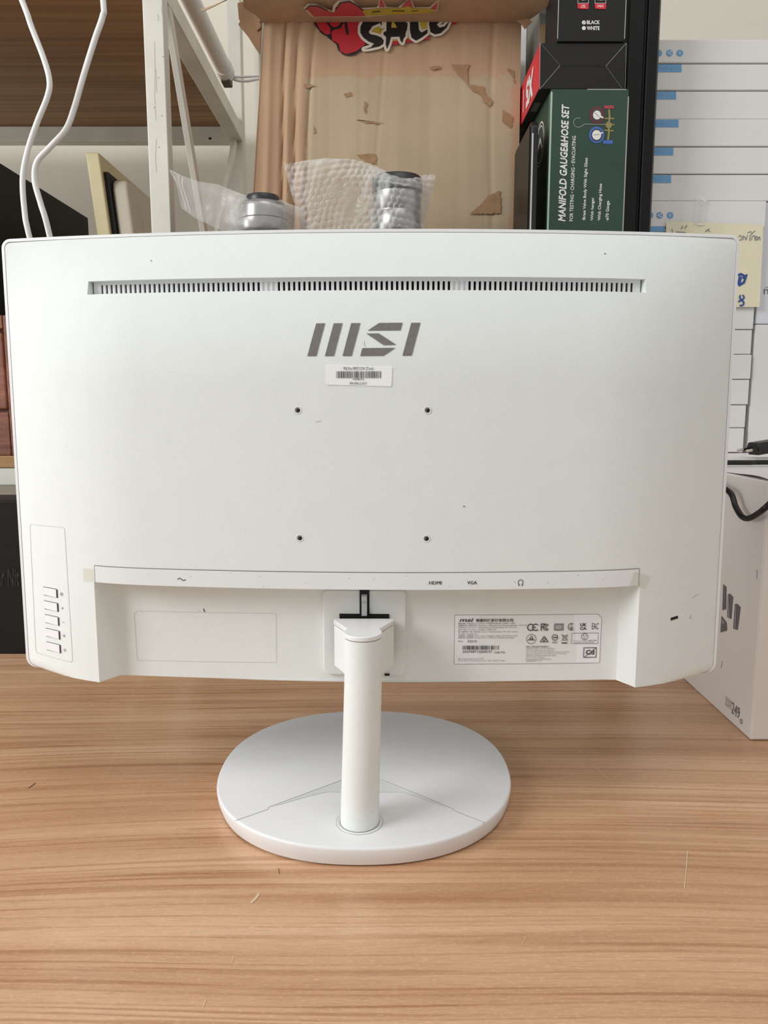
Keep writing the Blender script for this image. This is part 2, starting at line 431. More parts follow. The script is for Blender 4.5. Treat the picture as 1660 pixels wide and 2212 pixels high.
def corner_x(x, z):
    """pull the outline in near the rounded corners"""
    r = .0045
    for zz, sgn, r in ((ZT, 1, .0045), (ZB, -1, .0075)):
        h = (z-(zz-sgn*r))*sgn
        if h > 0:
            wv = WX-r+math.sqrt(max(0, r*r-h*h))
            if abs(x) > .25: return math.copysign(.25+(abs(x)-.25)*(wv-.25)/(WX-.25), x)
    return x
VX, VZ0, VZ1 = .2215, .1412, .1519         # vent opening
RX, RZ = .2244, -.0914                     # lower recess
us = sorted(set(list(np.linspace(-WX, WX, 75).round(5))+[-VX, VX, -RX, RX, -.25, .25, -.3, .3, -.301, .301]))
vs = sorted(set(list(np.linspace(ZB, ZT, 50).round(5))+[VZ0, VZ1, RZ]+[ZT-.0045*t for t in (.1, .3, .6, 1)]+[ZB+.0075*t for t in (.1, .3, .6, 1)]))
b = MB()
def cover_pt(x, z):
    return L2W(corner_x(x, z), surf(x, z), z)
b.grid(cover_pt, us, vs, lambda x, z: not (abs(x) < VX and VZ0 < z < VZ1) and not (abs(x) < RX and z < RZ))
# recess: side walls, ceiling, back
prof = [(-RX, surf(RX, -.13)), (-.2155, .0355), (-.2135, .0381), (-.2105, rec(.2105))]+[(x, rec(x)) for x in np.linspace(-.2, .2, 33)]
prof += [(-x, y) for x, y in prof[:4]][::-1]
zz = [z for z in vs if z <= RZ]
for i in range(len(prof)-1):
    (x0, y0), (x1, y1) = prof[i], prof[i+1]
    for z0, z1 in zip(zz[:-1], zz[1:]):
        s0 = lambda x, y, z: (surf(RX, z) if abs(abs(x)-RX) < 1e-6 else y)
        b.add([L2W(x0, s0(x0, y0, z0), z0), L2W(x1, s0(x1, y1, z0), z0), L2W(x1, s0(x1, y1, z1), z1), L2W(x0, s0(x0, y0, z1), z1)], [(0, 1, 2, 3)])
inn = [x for x in us if abs(x) <= RX+1e-6]
for x0, x1 in zip(inn[:-1], inn[1:]):
    b.add([L2W(x0, surf(x0, RZ), RZ), L2W(x1, surf(x1, RZ), RZ), L2W(x1, .045, RZ), L2W(x0, .045, RZ)], [(0, 1, 2, 3)])
# under side
for x0, x1 in zip(us[:-1], us[1:]):
    xm = (x0+x1)/2
    f0 = (lambda x: surf(x, ZB)) if abs(xm) > RX else (lambda x: np.interp(x, [p[0] for p in prof], [p[1] for p in prof]))
    c0, c1 = corner_x(x0, ZB), corner_x(x1, ZB)
    b.add([L2W(c0, f0(x0), ZB), L2W(c1, f0(x1), ZB), L2W(c1, rim(x1, ZB)+.004, ZB), L2W(c0, rim(x0, ZB)+.004, ZB)], [(0, 1, 2, 3)])
# vent opening walls
VD = .030
vi = [x for x in us if abs(x) <= VX+1e-6]
for x0, x1 in zip(vi[:-1], vi[1:]):
    for z in (VZ0, VZ1):
        b.add([L2W(x0, surf(x0, z), z), L2W(x1, surf(x1, z), z), L2W(x1*.987, x1*x1/3+VD, z), L2W(x0*.987, x0*x0/3+VD, z)], [(0, 1, 2, 3)])
for x in (-VX, VX):
    b.add([L2W(x, surf(x, VZ0), VZ0), L2W(x, surf(x, VZ1), VZ1), L2W(x*.987, x*x/3+VD+.004, VZ1), L2W(x*.987, x*x/3+VD+.004, VZ0)], [(0, 1, 2, 3)])
cover = b.build('back_cover', 'plastic', mon, smooth=32, weld=True)

# vent grille: frame strips, one bar between every two slots, dark cavity behind
b = MB(); gx = np.linspace(-VX*.985, VX*.985, 41)
def gv(x, z, dy=0): return L2W(x, x*x/3+VD-.0065+dy, z)
for z0, z1 in ((VZ0-.0005, VZ0+.0010), (VZ1-.0022, VZ1+.0003)):
    for x0, x1 in zip(gx[:-1], gx[1:]):
        b.add([gv(x0, z0), gv(x1, z0), gv(x1, z1), gv(x0, z1), gv(x0, z0, .003), gv(x1, z0, .003), gv(x1, z1, .003), gv(x0, z1, .003)],
              [(0, 1, 2, 3), (4, 7, 6, 5), (0, 4, 5, 1), (3, 2, 6, 7)])
for sx in (-1, 1):
    x0, x1 = sorted((sx*.2145, sx*VX*.99))
    b.add([gv(x0, VZ0), gv(x1, VZ0), gv(x1, VZ1), gv(x0, VZ1)], [(0, 1, 2, 3)])
grille = b.build('vent_grille', 'plastic_smooth', mon)
b = MB()
for x0, x1 in zip(gx[:-1], gx[1:]):
    b.add([gv(x0, VZ0, .0045), gv(x1, VZ0, .0045), gv(x1, VZ1, .0045), gv(x0, VZ1, .0045)], [(0, 1, 2, 3)])
b.build('vent_cavity', 'dark_gap', mon)
NS = 106; pitch = .4285/NS
for k in range(NS+1):
    x = -.21425+k*pitch; b = MB(); h = pitch*.27
    wide = k in (33, 34, 35, 70, 71, 72)
    b.box(-h, h, 0, .0032, VZ0+.0003, VZ1-.0015, lambda u, v, z: gv(x+u, z, v))
    if wide: b.box(h, pitch-h, .0012, .0034, VZ0+.0003, VZ1-.0015, lambda u, v, z: gv(x+u, z, v))
    b.build('vent_bar', 'plastic_smooth', grille)

# thin outer frame around the cover
def outline(W, zt, zb, r, rb, n=7):
    pts = []
    for cx, cz, rr, a0 in ((W-r, zt-r, r, 0), (-W+r, zt-r, r, 90), (-W+rb, zb+rb, rb, 180), (W-rb, zb+rb, rb, 270)):
        for k in range(n): a = R(a0+90*k/(n-1)); pts.append((cx+rr*math.cos(a), cz+rr*math.sin(a)))
    out = []
    for p, q in zip(pts, pts[1:]+pts[:1]):
        m = max(1, int(abs(p[0]-q[0])/.02))
        for k in range(m): out.append((p[0]+(q[0]-p[0])*k/m, p[1]+(q[1]-p[1])*k/m))
    return out
oi = outline(WX+.0002, ZT+.0002, ZB-.0001, .005, .008); oo = outline(.3066, .1914, ZB-.0008, .0078, .0095)
n = len(oi); b = MB(); rings = []
oo2 = outline(.3060, .1908, ZB-.0004, .0074, .009)
if not (len(oo) == n == len(oo2)):
    def resamp(o, n):
        o = np.array(o+[o[0]]); L = np.r_[0, np.cumsum(np.hypot(*np.diff(o, axis=0).T))]; t = np.linspace(0, L[-1], n+1)[:-1]
        return list(zip(np.interp(t, L, o[:, 0]), np.interp(t, L, o[:, 1])))
    n = 160; oi, oo, oo2 = resamp(oi, n), resamp(oo, n), resamp(oo2, n)
for ring, dy in ((oi, .006), (oi, -.0004), (oo2, -.0002), (oo, .0012), (oo, .012), (oi, .012)):
    rings.append([L2W(x, rim(x, z)+dy, z) for x, z in ring])
v = [p for rg in rings for p in rg]
b.add(v, [(i*n+k, i*n+(k+1) % n, (i+1)*n+(k+1) % n, (i+1)*n+k) for i in range(len(rings)-1) for k in range(n)])
b.build('bezel_frame', 'plastic_smooth', mon, smooth=40)
b = MB()
b.grid(lambda x, z: L2W(x, rim(x, z)+.011, z), list(np.linspace(-.3045, .3045, 41)), [-.1765, .19])
b.grid(lambda x, z: L2W(x, rim(x, z)+.005, z), list(np.linspace(-.3035, .3035, 41)), [-.1765, .189])
b.build('screen', 'screen', mon, smooth=60)

def on_cover(off): return lambda x, z: L2W(x, surf(x, z)-off, z)
def on_rec(off): return lambda x, z: L2W(x, rec(x)-off, z)
# port strip
xs_ = list(np.linspace(-.2228, .2228, 61)); b = MB()
z0, z1 = -.0912, -.0776
b.grid(lambda x, z: L2W(x, surf(x, z)-.0005, z), xs_, [z0, z0+.0005, z1-.0005, z1])
b.grid(lambda x, t: L2W(x, surf(x, z0)-.0005+t, z0), xs_, [0, .004])
b.grid(lambda x, t: L2W(x, surf(x, z1)-.0005+t, z1), xs_, [0, .002])
strip = b.build('port_strip', 'gloss_white', mon, smooth=40, weld=True)
fl = Flat(on_cover(.0003)); fl.stroke([(x, z1+.0003) for x in xs_], .0007)
for sx in (-1, 1): fl.stroke([(sx*.2231, z1), (sx*.2231, z0)], .0006)
fl.build('strip_seam', 'gap_grey', mon)
fl = Flat(on_cover(.0009))
[fl.text('HDMI', .0523+d, .0620+d, -.0868, -.0841) for d in (0, .0002)]; fl.build('port_lettering', 'ink', strip); fl = Flat(on_cover(.0009))
[fl.text('VGA', .0826+d, .0902+d, -.0868, -.0841) for d in (0, .0002)]; fl.build('port_lettering', 'ink', strip); fl = Flat(on_cover(.0009))
fl.stroke([(-.1502+.0064*t, -.0853+.0009*math.sin(t*2*math.pi)) for t in np.linspace(0, 1, 17)], .0006)
fl.build('power_symbol', 'ink', strip); fl = Flat(on_cover(.0009))
hx, hz = .1252, -.0856
fl.stroke([(hx+.0019*math.cos(R(a)), hz+.0021*math.sin(R(a))) for a in range(-50, 231, 14)], .0005)
fl.stroke([(hx-.0015, hz-.0014), (hx-.0012, hz-.0026)], .0008); fl.stroke([(hx+.0015, hz-.0014), (hx+.0012, hz-.0026)], .0008)
fl.build('headphone_symbol', 'ink', strip)
fl = Flat(on_cover(.0008))
r_ = random.Random(3)
for k in range(34): fl.circle(r_.uniform(-.2, .2), r_.uniform(-.09, -.079), r_.uniform(.00012, .0003), 6)
fl.build('dust_specks', 'ink_grey', strip, kind='stuff')

# logo
def pxs(px, py): return (-.0421+(px-664)*.00035246, .0909-(py-769.5)*.000347)
def crop3(cx, cy): return pxs(600+cx/4.15, 660+cy/4.15)
fl = Flat(on_cover(.00035))
for poly in ([(345, 157), (425, 156), (348, 453), (266, 453)], [(503, 157), (583, 156), (507, 453), (425, 453)], [(661, 156), (743, 156), (666, 453), (584, 453)],
             [(912, 155), (1122, 153), (1104, 222), (808, 224)], [(797, 250), (910, 250), (1066, 353), (953, 355)], [(762, 382), (1058, 380), (953, 451), (743, 453)],
             [(1200, 154), (1282, 153), (1205, 450), (1122, 451)]):
    fl.bands([crop3(*p) for p in poly])
fl.build('logo', 'logo_grey', mon)
# small scratches and specks
fl = Flat(on_cover(.0003))
fl.stroke([crop3(*p) for p in ((782, 318), (778, 345), (792, 372))], .0002); fl.stroke([crop3(*p) for p in ((335, 1055), (360, 1045), (385, 1043))], .00018)
for px, py in ((303, 549), (1322, 536), (1008, 1102)): u, z = pxs(px, py); fl.circle(u, z, .0006 if px != 303 else .0005, 6)
fl.build('scuff_marks', 'speck', mon, kind='stuff')
# barcode sticker
cs = [(-.0272, .0836), (-.0266, .0841), (.0224, .0826), (.0229, .0820), (.0223, .0688), (.0216, .0681), (-.0268, .0694), (-.0274, .0700)]
b = MB(); b.prism(cs, .0006, -.0001, lambda x, z, o: L2W(x, surf(x, z)-o, z)); stk = b.build('barcode_sticker', 'sticker', mon)
fl = Flat(on_cover(.0008))
def s3(cx0, cx1, cy1, cy0): a = crop3(cx0, cy1); c = crop3(cx1, cy0); return (a[0], c[0], a[1], c[1])
fl.text('MSI Pro MP271CW 27-inch', *s3(593, 862, 580, 552)); fl.text('P06080735', *s3(678, 775, 671, 654)); fl.text('PM-MN-21017', *s3(650, 803, 712, 688))
u0, u1, w0, w1 = s3(527, 930, 652, 590); barcode(fl, u0, u1, w0, w1, 75, 4)
fl.build('sticker_print', 'ink', stk)
# four mounting screw sockets
for hx, hz in ((-.05, .05), (.05, .05), (-.05, -.05), (.05, -.05)):
    b = MB(); y0 = surf(hx, hz); n = 24
    def rg(r, dy): return [L2W(hx+r*math.cos(2*math.pi*k/n), y0+dy, hz+r*math.sin(2*math.pi*k/n)) for k in range(n)]
    vv = rg(.0029, -.0002)+rg(.0027, -.0005)+rg(.0022, -.0004)+rg(.0020, -.0002)
    b.add(vv, [(i*n+k, i*n+(k+1) % n, (i+1)*n+(k+1) % n, (i+1)*n+k) for i in range(3) for k in range(n)])
    so = b.build('screw_socket', 'plastic_smooth', mon, smooth=60)
    b = MB(); b.add(rg(.0021, -.0003), [list(range(n))]); b.build('socket_wall', 'gap_grey', so)
    b = MB(); b.add([L2W(hx+.0004+.0014*math.cos(2*math.pi*k/n), y0-.0004, hz-.0002+.0014*math.sin(2*math.pi*k/n)) for k in range(n)], [list(range(n))]); b.build('socket_bore', 'dark_gap', so)
# control panel: outline groove, five keys, icons
pan = [(-.2915, -.0500), (-.2900, -.0483), (-.2530, -.0474), (-.2513, -.0490), (-.2507, -.1622), (-.2525, -.1640), (-.2920, -.1632), (-.2935, -.1615)]
def dens(pts, closed=True, step=.004):
    out = []
    for p, q in zip(pts, pts[1:]+(pts[:1] if closed else [])):
        m = max(1, int(math.hypot(q[0]-p[0], q[1]-p[1])/step)); out += [(p[0]+(q[0]-p[0])*k/m, p[1]+(q[1]-p[1])*k/m) for k in range(m)]
    return out if closed else out+[pts[-1]]
fl = Flat(on_cover(.0002)); fl.stroke(dens(pan), .00042, True)
pn = fl.build('control_panel', pmat('pale seam', (200, 199, 196), .5, .02), mon)
for k, zc in enumerate((-.1053, -.1175, -.1298, -.1420, -.1542)):
    x0, x1, h = -.2790, -.2640, .0034
    b = MB()
    def key(x, z, lift=1):
        t = (x-x0)/(x1-x0); return L2W(x, surf(x, z)-.0002-.0011*t*lift, z)
    b.grid(lambda x, z: key(x, z), list(np.linspace(x0, x1, 8)), [zc-h, zc+h])
    b.grid(lambda x, t: L2W(x, surf(x, zc+h)-.0002-(1-t)*.0011*(x-x0)/(x1-x0), zc+h), list(np.linspace(x0, x1, 8)), [0, 1])
    b.grid(lambda x, t: L2W(x, surf(x, zc-h)-.0002-(1-t)*.0011*(x-x0)/(x1-x0), zc-h), list(np.linspace(x0, x1, 8)), [0, 1])
    b.grid(lambda z, t: L2W(x1, surf(x1, z)-.0002-(1-t)*.0011, z), [zc-h, zc+h], [0, 1])
    ky = b.build('button', 'plastic_smooth', mon, smooth=40, weld=True)
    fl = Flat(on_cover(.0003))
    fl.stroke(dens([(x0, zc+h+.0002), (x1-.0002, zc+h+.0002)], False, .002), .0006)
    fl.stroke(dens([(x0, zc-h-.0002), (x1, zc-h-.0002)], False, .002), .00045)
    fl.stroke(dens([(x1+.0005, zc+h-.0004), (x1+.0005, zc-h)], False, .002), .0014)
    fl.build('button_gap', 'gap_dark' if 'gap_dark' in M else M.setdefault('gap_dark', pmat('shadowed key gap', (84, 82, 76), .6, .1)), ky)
fl = Flat(on_cover(.0003)); ix = -.2585
fl.ring(ix, -.1053, .0013, .0003); fl.stroke([(ix-.0006, -.1048), (ix+.0006, -.1058)], .0003); fl.stroke([(ix-.0006, -.1058), (ix+.0006, -.1048)], .0003)
fl.stroke([(ix-.001, -.1176), (ix+.001, -.1176)], .0004); fl.stroke([(ix, -.1166), (ix, -.1186)], .0004)
fl.stroke([(ix-.001, -.1299), (ix+.001, -.1299)], .0004)
for d in (-.0009, -.0003, .0003, .0009): fl.stroke([(ix-.001, -.1418+d), (ix+.001, -.1418+d)], .0003)
fl.ring(ix, -.1545, .0011, .0003, a0=120, a1=420); fl.stroke([(ix, -.1532), (ix, -.1544)], .0003)
fl.build('button_icons', 'ink_grey', mon)
# lock slot and icon
b = MB(); b.prism([(.2549, -.1240), (.2551, -.1217), (.2618, -.1208), (.2622, -.1230)], .0004, -.003, lambda x, z, o: L2W(x, surf(x, z)-o, z))
b.build('lock_slot', 'dark_gap', mon)
fl = Flat(on_cover(.0003)); fl.rect(.2742, -.1252, .2762, -.1236); fl.ring(.2752, -.1231, .0008, .0003, a0=0, a1=180)
fl.build('lock_icon', 'ink_faint', mon)
fl = Flat(on_cover(.0003)); fl.stroke(dens([(.2763, -.1072), (.2795, -.1058), (.2825, -.1050)], False, .001), .0006); fl.build('scuff_marks', 'ink_faint', mon)
# tape remains at both ends of the strip
fl = Flat(on_cover(.0006)); fl.poly([(-.2352, -.0803), (-.2290, -.0800), (-.2229, -.0802), (-.2229, -.0907), (-.2290, -.0912), (-.2350, -.0916)])
fl.build('tape_piece', 'tape', mon, label='yellowed clear tape beside the left end of the port strip')
fl = Flat(on_cover(.0007)); fl.poly([(.2185, -.0795), (.2230, -.0805), (.2340, -.0838), (.2295, -.0938), (.2230, -.0925), (.2148, -.0902)])
fl.build('tape_piece', 'tape', mon, label='yellowed clear tape over the right end of the port strip')
# rating label in the recess
def c5(cx, cy): return (.0753+(cx-103)/1362*.1236, -.1205-(cy-125)/452*.0423)
b = MB(); b.prism([c5(*p) for p in ((103, 125), (1430, 125), (1465, 160), (1462, 577), (103, 577))], .0004, -.0002, lambda x, z, o: L2W(x, rec(x)-o, z))
lab = b.build('rating_label', 'label', mon)
fl = Flat(on_rec(.0002)); fl.stroke(dens([c5(*p) for p in ((101, 123), (1431, 123), (1467, 159), (1464, 579), (101, 579))]), .0003, True); fl.build('label_edge', 'gap_grey', lab)
fl = Flat(on_rec(.0006))
def bx(x0, x1, yb, yt): a = c5(x0, yb); c = c5(x1, yt); return (a[0], c[0], a[1], c[1])
fl.text('msi', *bx(143, 275, 184, 150), bold=.02, shear=.25); fl.text('微星科技股份有限公司', *bx(296, 642, 186, 156), bold=.02)
rows = [('產品名稱 / 产品名称 / Product Name / НАИМЕНОВАНИЕ ТОВАРА / 상품명:', 134, 662, 206, 191), ('液晶顯示器 / 液晶显示器 / LCD Monitor / Жидкокристаллические мониторы / LCD 모니터', 134, 768, 226, 210),
        ('市場名稱 / Marketing name / Маркетинговое наименование: PRO MP271CW', 134, 675, 244, 230), ('型號 / 型号 / Model Name / Модель / 모델명: 3PA6', 134, 488, 264, 250),
        ('輸入電壓電流 / 输入电压电流 / Rating / Электропитание / 정격 입력 / Tegangan:', 134, 690, 284, 270), ('100-240V~ 50/60Hz 1.5A', 134, 310, 302, 290),
        ('中國製造 / 中国制造 / Made in China / Сделано в Китае / 중국산 / Buatan China', 134, 688, 322, 307), ('製造日期 / 制造日期 / Manufactured Date / Дата изготовления (год,месяц) /', 134, 662, 340, 325),
        ('제조일:', 134, 182, 372, 358), ('Micro-Star International CO., LTD', 138, 372, 534, 522), ('No.69, Lide St., Zhonghe Dist., New Taipei City 235, Taiwan', 138, 578, 553, 540),
        ('警語: 使用過度恐傷害視力。', 768, 990, 428, 410)]
for k, t_ in enumerate(('Appareil de type écran de visualisation.', 'Apparaten skall anslutas till jordat uttag.', 'Laite on liitettävä suojakoskettimilla varustettuun pistorasiaan.', 'Apparatet må tilkoples jordet stikkontakt når den brukes.',
                        'для дома Телевизоры, мониторы, экран', 'cuia de produto eletrônico.', 'Montreux Toshanian 17PS S59 A31 Ver.', 'S53G0797K0996   10  7')):
    rows.append((t_, 768, (1040, 1030, 1178, 1150, 1045, 945, 1012, 915)[k], 443+16.5*k, 431+16.5*k))
for t_, x0, x1, yb, yt in rows: fl.text(t_, *bx(x0, x1, yb, yt), res=1)
fl.text('2022.05', *bx(220, 308, 374, 354), bold=.005); fl.text('S/N:PA8T122600127', *bx(178, 452, 472, 450), bold=.008); fl.text('CHK:776', *bx(470, 570, 478, 460), bold=.01)
q = bx(178, 520, 443, 405); barcode(fl, q[0], q[1], q[2], q[3], 70, 9)
fl.build('label_text', 'ink', lab)
fl = Flat(lambda cx, cy: on_rec(.0006)(*c5(cx, cy)))          # marks drawn in the label's own units
fl.ring(806, 238, 29, 9, a0=50, a1=310); fl.ring(852, 238, 29, 9, a0=50, a1=310); fl.stroke([(825, 238), (850, 238)], 9)                 # CE
fl.stroke([(904, 268), (904, 208), (938, 208)], 9); fl.stroke([(904, 236), (928, 236)], 8); fl.ring(950, 238, 27, 8, a0=50, a1=310); fl.ring(954, 238, 13, 7, a0=50, a1=310)   # FC
fl.stroke([(1028, 210), (1108, 210), (1108, 266), (1028, 266)], 6, True); fl.stroke([(1038, 220), (1098, 220), (1098, 256), (1038, 256)], 4, True); fl.text('V€0', 1044, 1092, 249, 227)
fl.ring(1186, 237, 31, 6, a0=60, a1=300); fl.stroke([(1186, 210), (1186, 262)], 5); fl.stroke([(1170, 240), (1186, 262), (1202, 240)], 5)
fl.text('UK', 1266, 1328, 234, 205, bold=.03); fl.text('CA', 1266, 1328, 268, 240, bold=.03); fl.text('EAC', 1378, 1440, 264, 205, bold=.0)
fl.ring(814, 347, 44, 4); fl.stroke([(798, 346), (815, 320), (831, 346)], 6, True); fl.stroke([(784, 355), (844, 355)], 6)
fl.stroke([(898, 374), (934, 322), (972, 374)], 6, True); fl.ring(935, 354, 15, 4); fl.stroke([(928, 354), (934, 362), (944, 346)], 4)
fl.ring(1034, 334, 26, 6); fl.stroke([(1020, 334), (1058, 334)], 9); fl.text('RoHS', 1012, 1056, 390, 368)
fl.stroke([(1096, 306), (1156, 366)], 4); fl.stroke([(1156, 306), (1096, 366)], 4); fl.stroke([(1106, 318), (1112, 360), (1142, 360), (1148, 318)], 4, True); fl.rect(1098, 381, 1152, 391)
fl.stroke([(1190, 295), (1440, 297), (1440, 397), (1190, 393)], 3, True); fl.ring(1313, 330, 30, 4); fl.text('P S', 1297, 1329, 330, 314); fl.text('E', 1306, 1320, 352, 336)
fl.text('モニター ディスプレイ 液晶表示装置', 1205, 1425, 373, 361, res=1); fl.text('1.5A Max. 100-240V 50/60Hz', 1224, 1404, 389, 377, res=1)
fl.stroke([(1310, 434), (1428, 434), (1428, 524), (1310, 524)], 6, True); fl.text('Cd', 1330, 1410, 500, 454, bold=.03); fl.stroke([(1322, 520), (1420, 438)], 5)
fl.build('label_marks', 'ink', lab)
# blank moulded panel on the left of the recess
fl = Flat(on_rec(.0002)); fl.stroke(dens([(-.1955, -.1205), (-.0751, -.1199), (-.0757, -.1628), (-.1974, -.1643), (-.1983, -.1235)]), .0003, True); fl.build('panel_seam', pmat('pale seam 2', (206, 204, 200), .5, .02), mon)
fl = Flat(on_rec(.0003)); fl.stroke([(-.1372, -.1173), (-.1367, -.1190), (-.1364, -.1196)], .0008); fl.circle(-.1405, -.119, .0003, 6); fl.build('scuff_marks', 'speck', mon)

# ---- stand
def rrect(x0, x1, z0, z1, r, n=5):
    pts = []
    for cx, cz, a0 in ((x1-r, z1-r, 0), (x0+r, z1-r, 90), (x0+r, z0+r, 180), (x1-r, z0+r, 270)):
        pts += [(cx+r*math.cos(R(a0+90*k/(n-1))), cz+r*math.sin(R(a0+90*k/(n-1)))) for k in range(n)]
    return pts
b = MB(); b.prism(rrect(-.0350, .0341, -.1713, -.0985, .004), .0258, .032, lambda x, z, y: L2W(x, y, z))
plate = b.build('mounting_plate', 'plastic', mon, bevel=.001)
for q in ((-.0043, .0038, .0250, .030, -.1200, -.0975), (-.0212, .0202, .0249, .030, -.1260, -.1182), (.0165, .0206, .0249, .030, -.1716, -.1698)):
    b = MB(); b.box(*q, lambda x, y, z: L2W(x, y, z)); b.build('latch_slot', 'dark_gap', plate)
b = MB(); b.prism([(.0246, -.1010), (.0212, -.1022), (.0208, -.1060), (.0228, -.1085), (.0225, -.1195), (.0246, -.1195)], -.0026, .0020, lambda y, z, x: L2W(x, y, z))
b.build('latch_tab', 'tin', plate, bevel=.0006)
PXc, PYc = -.0193, .5755
def head_plan(gr=0.0, xc=-.0163):
    r = .0146+gr; pts = [(.0243+gr, .6125), (.0243+gr, .6075-gr), (.0140+gr*.6, .5862-gr)]
    a0 = 28
    arc = [(r*math.cos(R(a)), PYc+r*math.sin(R(a))) for a in np.linspace(a0, -180-a0, 26)]
    pl = pts+arc+[(-x, y) for x, y in pts[::-1]]
    return [(x+xc, y) for x, y in pl]
HZ0, HZ1 = CZ-.2132, CZ-.1790
b = MB(); b.prism(head_plan(), HZ0, HZ1, lambda x, y, z: (x, y, z)); head = b.build('stand_head', 'plastic', mon, bevel=.0003)
b = MB(); b.prism(head_plan(-.0004), HZ1-.001, HZ1+.0004, lambda x, y, z: (x, y, z)); b.build('head_seam', 'gap_grey', head)
b = MB(); b.prism(head_plan(.0003), HZ1+.0004, CZ-.1747, lambda x, y, z: (x, y, z)); b.build('head_cap', 'plastic_smooth', head, bevel=.0009, seg=3)
b = MB(); b.box(-.0375, .0045, .611, .632, HZ0+.002, CZ-.1775); b.build('hinge_bracket', 'black_plastic', mon, bevel=.001)
b = MB(); BT = DESK+.017
n = 40; rr = []
for t in np.linspace(0, 1, 9):
    z = BT-.0005+(HZ0-BT+.001)*t; r = .0154-.0008*t; xc = -.0196+(.0033)*t
    rr.append([(xc+r*math.cos(2*math.pi*k/n), PYc+.0015*(1-t)+r*math.sin(2*math.pi*k/n), z) for k in range(n)])
b.add([p for q in rr for p in q], [(i*n+k, i*n+(k+1) % n, (i+1)*n+(k+1) % n, (i+1)*n+k) for i in range(8) for k in range(n)])
b.build('post', 'plastic', mon, smooth=50)
def squircle(ax, ay, m=96, e=2.22):
    out = []
    for k in range(m):
        a = 2*math.pi*k/m; c, s_ = math.cos(a), math.sin(a)
        out.append((-.0178+ax*math.copysign(abs(c)**(2/e), c), .6713+ay*math.copysign(abs(s_)**(2/e), s_)))
    return out
b = MB(); secs = [(.1275, .1265, DESK+.0012), (.1296, .1286, DESK+.0016), (.1318, .1308, DESK+.008), (.1327, .1317, DESK+.0145), (.1325, .1315, DESK+.0158), (.1319, .1309, DESK+.0167), (.1310, .1300, DESK+.0170)]
rg_ = [[(x, y, z) for x, y in squircle(ax, ay)] for ax, ay, z in secs]; n = 96
b.add([p for q in rg_ for p in q], [(i*n+k, i*n+(k+1) % n, (i+1)*n+(k+1) % n, (i+1)*n+k) for i in range(len(secs)-1) for k in range(n)]+[list(range(n))[::-1], [(len(secs)-1)*n+k for k in range(n)]])
base = b.build('stand_base', 'plastic_smooth', mon, smooth=45)
b = MB(); b.prism(squircle(.1268, .1258), DESK, DESK+.0014, lambda x, y, z: (x, y, z)); b.build('base_foot', 'rubber', base)
fl = Flat(lambda u, v: atz(u, v, BT+.0002))
for pts in ([(507, 1773), (579, 1748)], [(1051, 1778), (984, 1752)], [(579, 1748), (581, 1743), (660, 1714), (738, 1685)], [(984, 1752), (980, 1747), (900, 1714), (822, 1683)],):
    fl = Flat(lambda u, v: atz(u, v, BT+.0002)); fl.stroke(pts, 1.0); fl.build('base_seam', 'pale_seam', base)
fl = Flat(lambda u, v: atz(u, v, BT+.0003))
fl.poly([(584, 1744), (738, 1687), (820, 1686), (978, 1749), (905, 1722), (868, 1711), (704, 1711), (662, 1721)])
fl.build('base_wedge', pmat('grey wedge plastic', (224, 226, 225), .3, .01), base)
_pc = (-.0196, PYc+.0015, 0)
b = MB(); b.lathe([(.0172, BT), (.0172, BT+.0004), (.0186, BT+.0004), (.0186, BT)], _pc, caps=False); col_ = b.build('post_collar', 'plastic_smooth', base, smooth=30)
b = MB(); b.lathe([(.01875, BT+.00005), (.01875, BT+.0002), (.0191, BT+.0002), (.0191, BT+.00005)], _pc, caps=False); b.build('collar_seam', 'pale_seam', base)
b = MB(); b.lathe([(.0150, BT+.0001), (.0150, BT+.0003), (.0158, BT+.0003), (.0158, BT+.0001)], _pc, caps=False); b.build('post_seam', 'gap_grey', base)

# ================================================================ WHITE METAL RACK (left, behind the desk)
rk = empty('storage_rack', (-.80, 1.48, 0), 'cream white metal rack with wooden boards behind the left of the desk', 'shelf')
RXR, RYF, RYB = -.309, 1.17, 1.79
def bar(name, x0, x1, y0, y1, z0, z1, mat='paint_white', bev=.0025): return MB().box(x0, x1, y0, y1, z0, z1).build(name, mat, rk, bevel=bev)
ztop = CZ+1.0
for x0 in (-.340, -1.50):
    b = MB(); b.box(x0, x0+.029, RYF, RYF+.0035, 0, ztop); b.box(x0+.0, x0+.029, RYF+.0035, RYF+.026, 0, ztop); p = b.build('post', 'paint_white', rk, bevel=.003)
    bar('post', x0, x0+.03, RYB, RYB+.03, 0, ztop)
# fine crack lines in the paint of the near post
fl = Flat(lambda u, v: Vector((at(u, v, RYF-.0004).x, RYF-.0004, at(u, v, RYF-.0004).z)))
for pts in ([(334, 90), (335, 160), (334, 205), (337, 260)], [(338, 300), (336, 340), (338, 372)], [(337, 150), (338, 200)], [(349, 12), (350, 30)], [(340, 30), (343, 40), (341, 45)]):
    fl.stroke(pts, .55)
for px, py in ((342, 168), (352, 122), (350, 250), (344, 318), (333, 232)): fl.circle(px, py, 1.2, 6)
fl.build('paint_cracks', pmat('paint crack', (150, 144, 128), .7, .1), rk, kind='stuff')
for zc0, zc1, nm in ((CZ+.570, CZ+.6025, 'upper'), (CZ-.125, CZ-.0972, 'lower')):
    bar('beam', -1.47, -.340, RYB, RYB+.03, zc0, zc1); up_ = .022 if nm == 'upper' else 0; bar('beam', -1.47, -.340, RYF, RYF+.026, zc0+up_, zc1+up_)
    bar('side_rail', -.341, -.311, RYF+.026, RYB, zc0, zc1); bar('side_rail', -1.5, -1.47, RYF+.026, RYB, zc0, zc1)
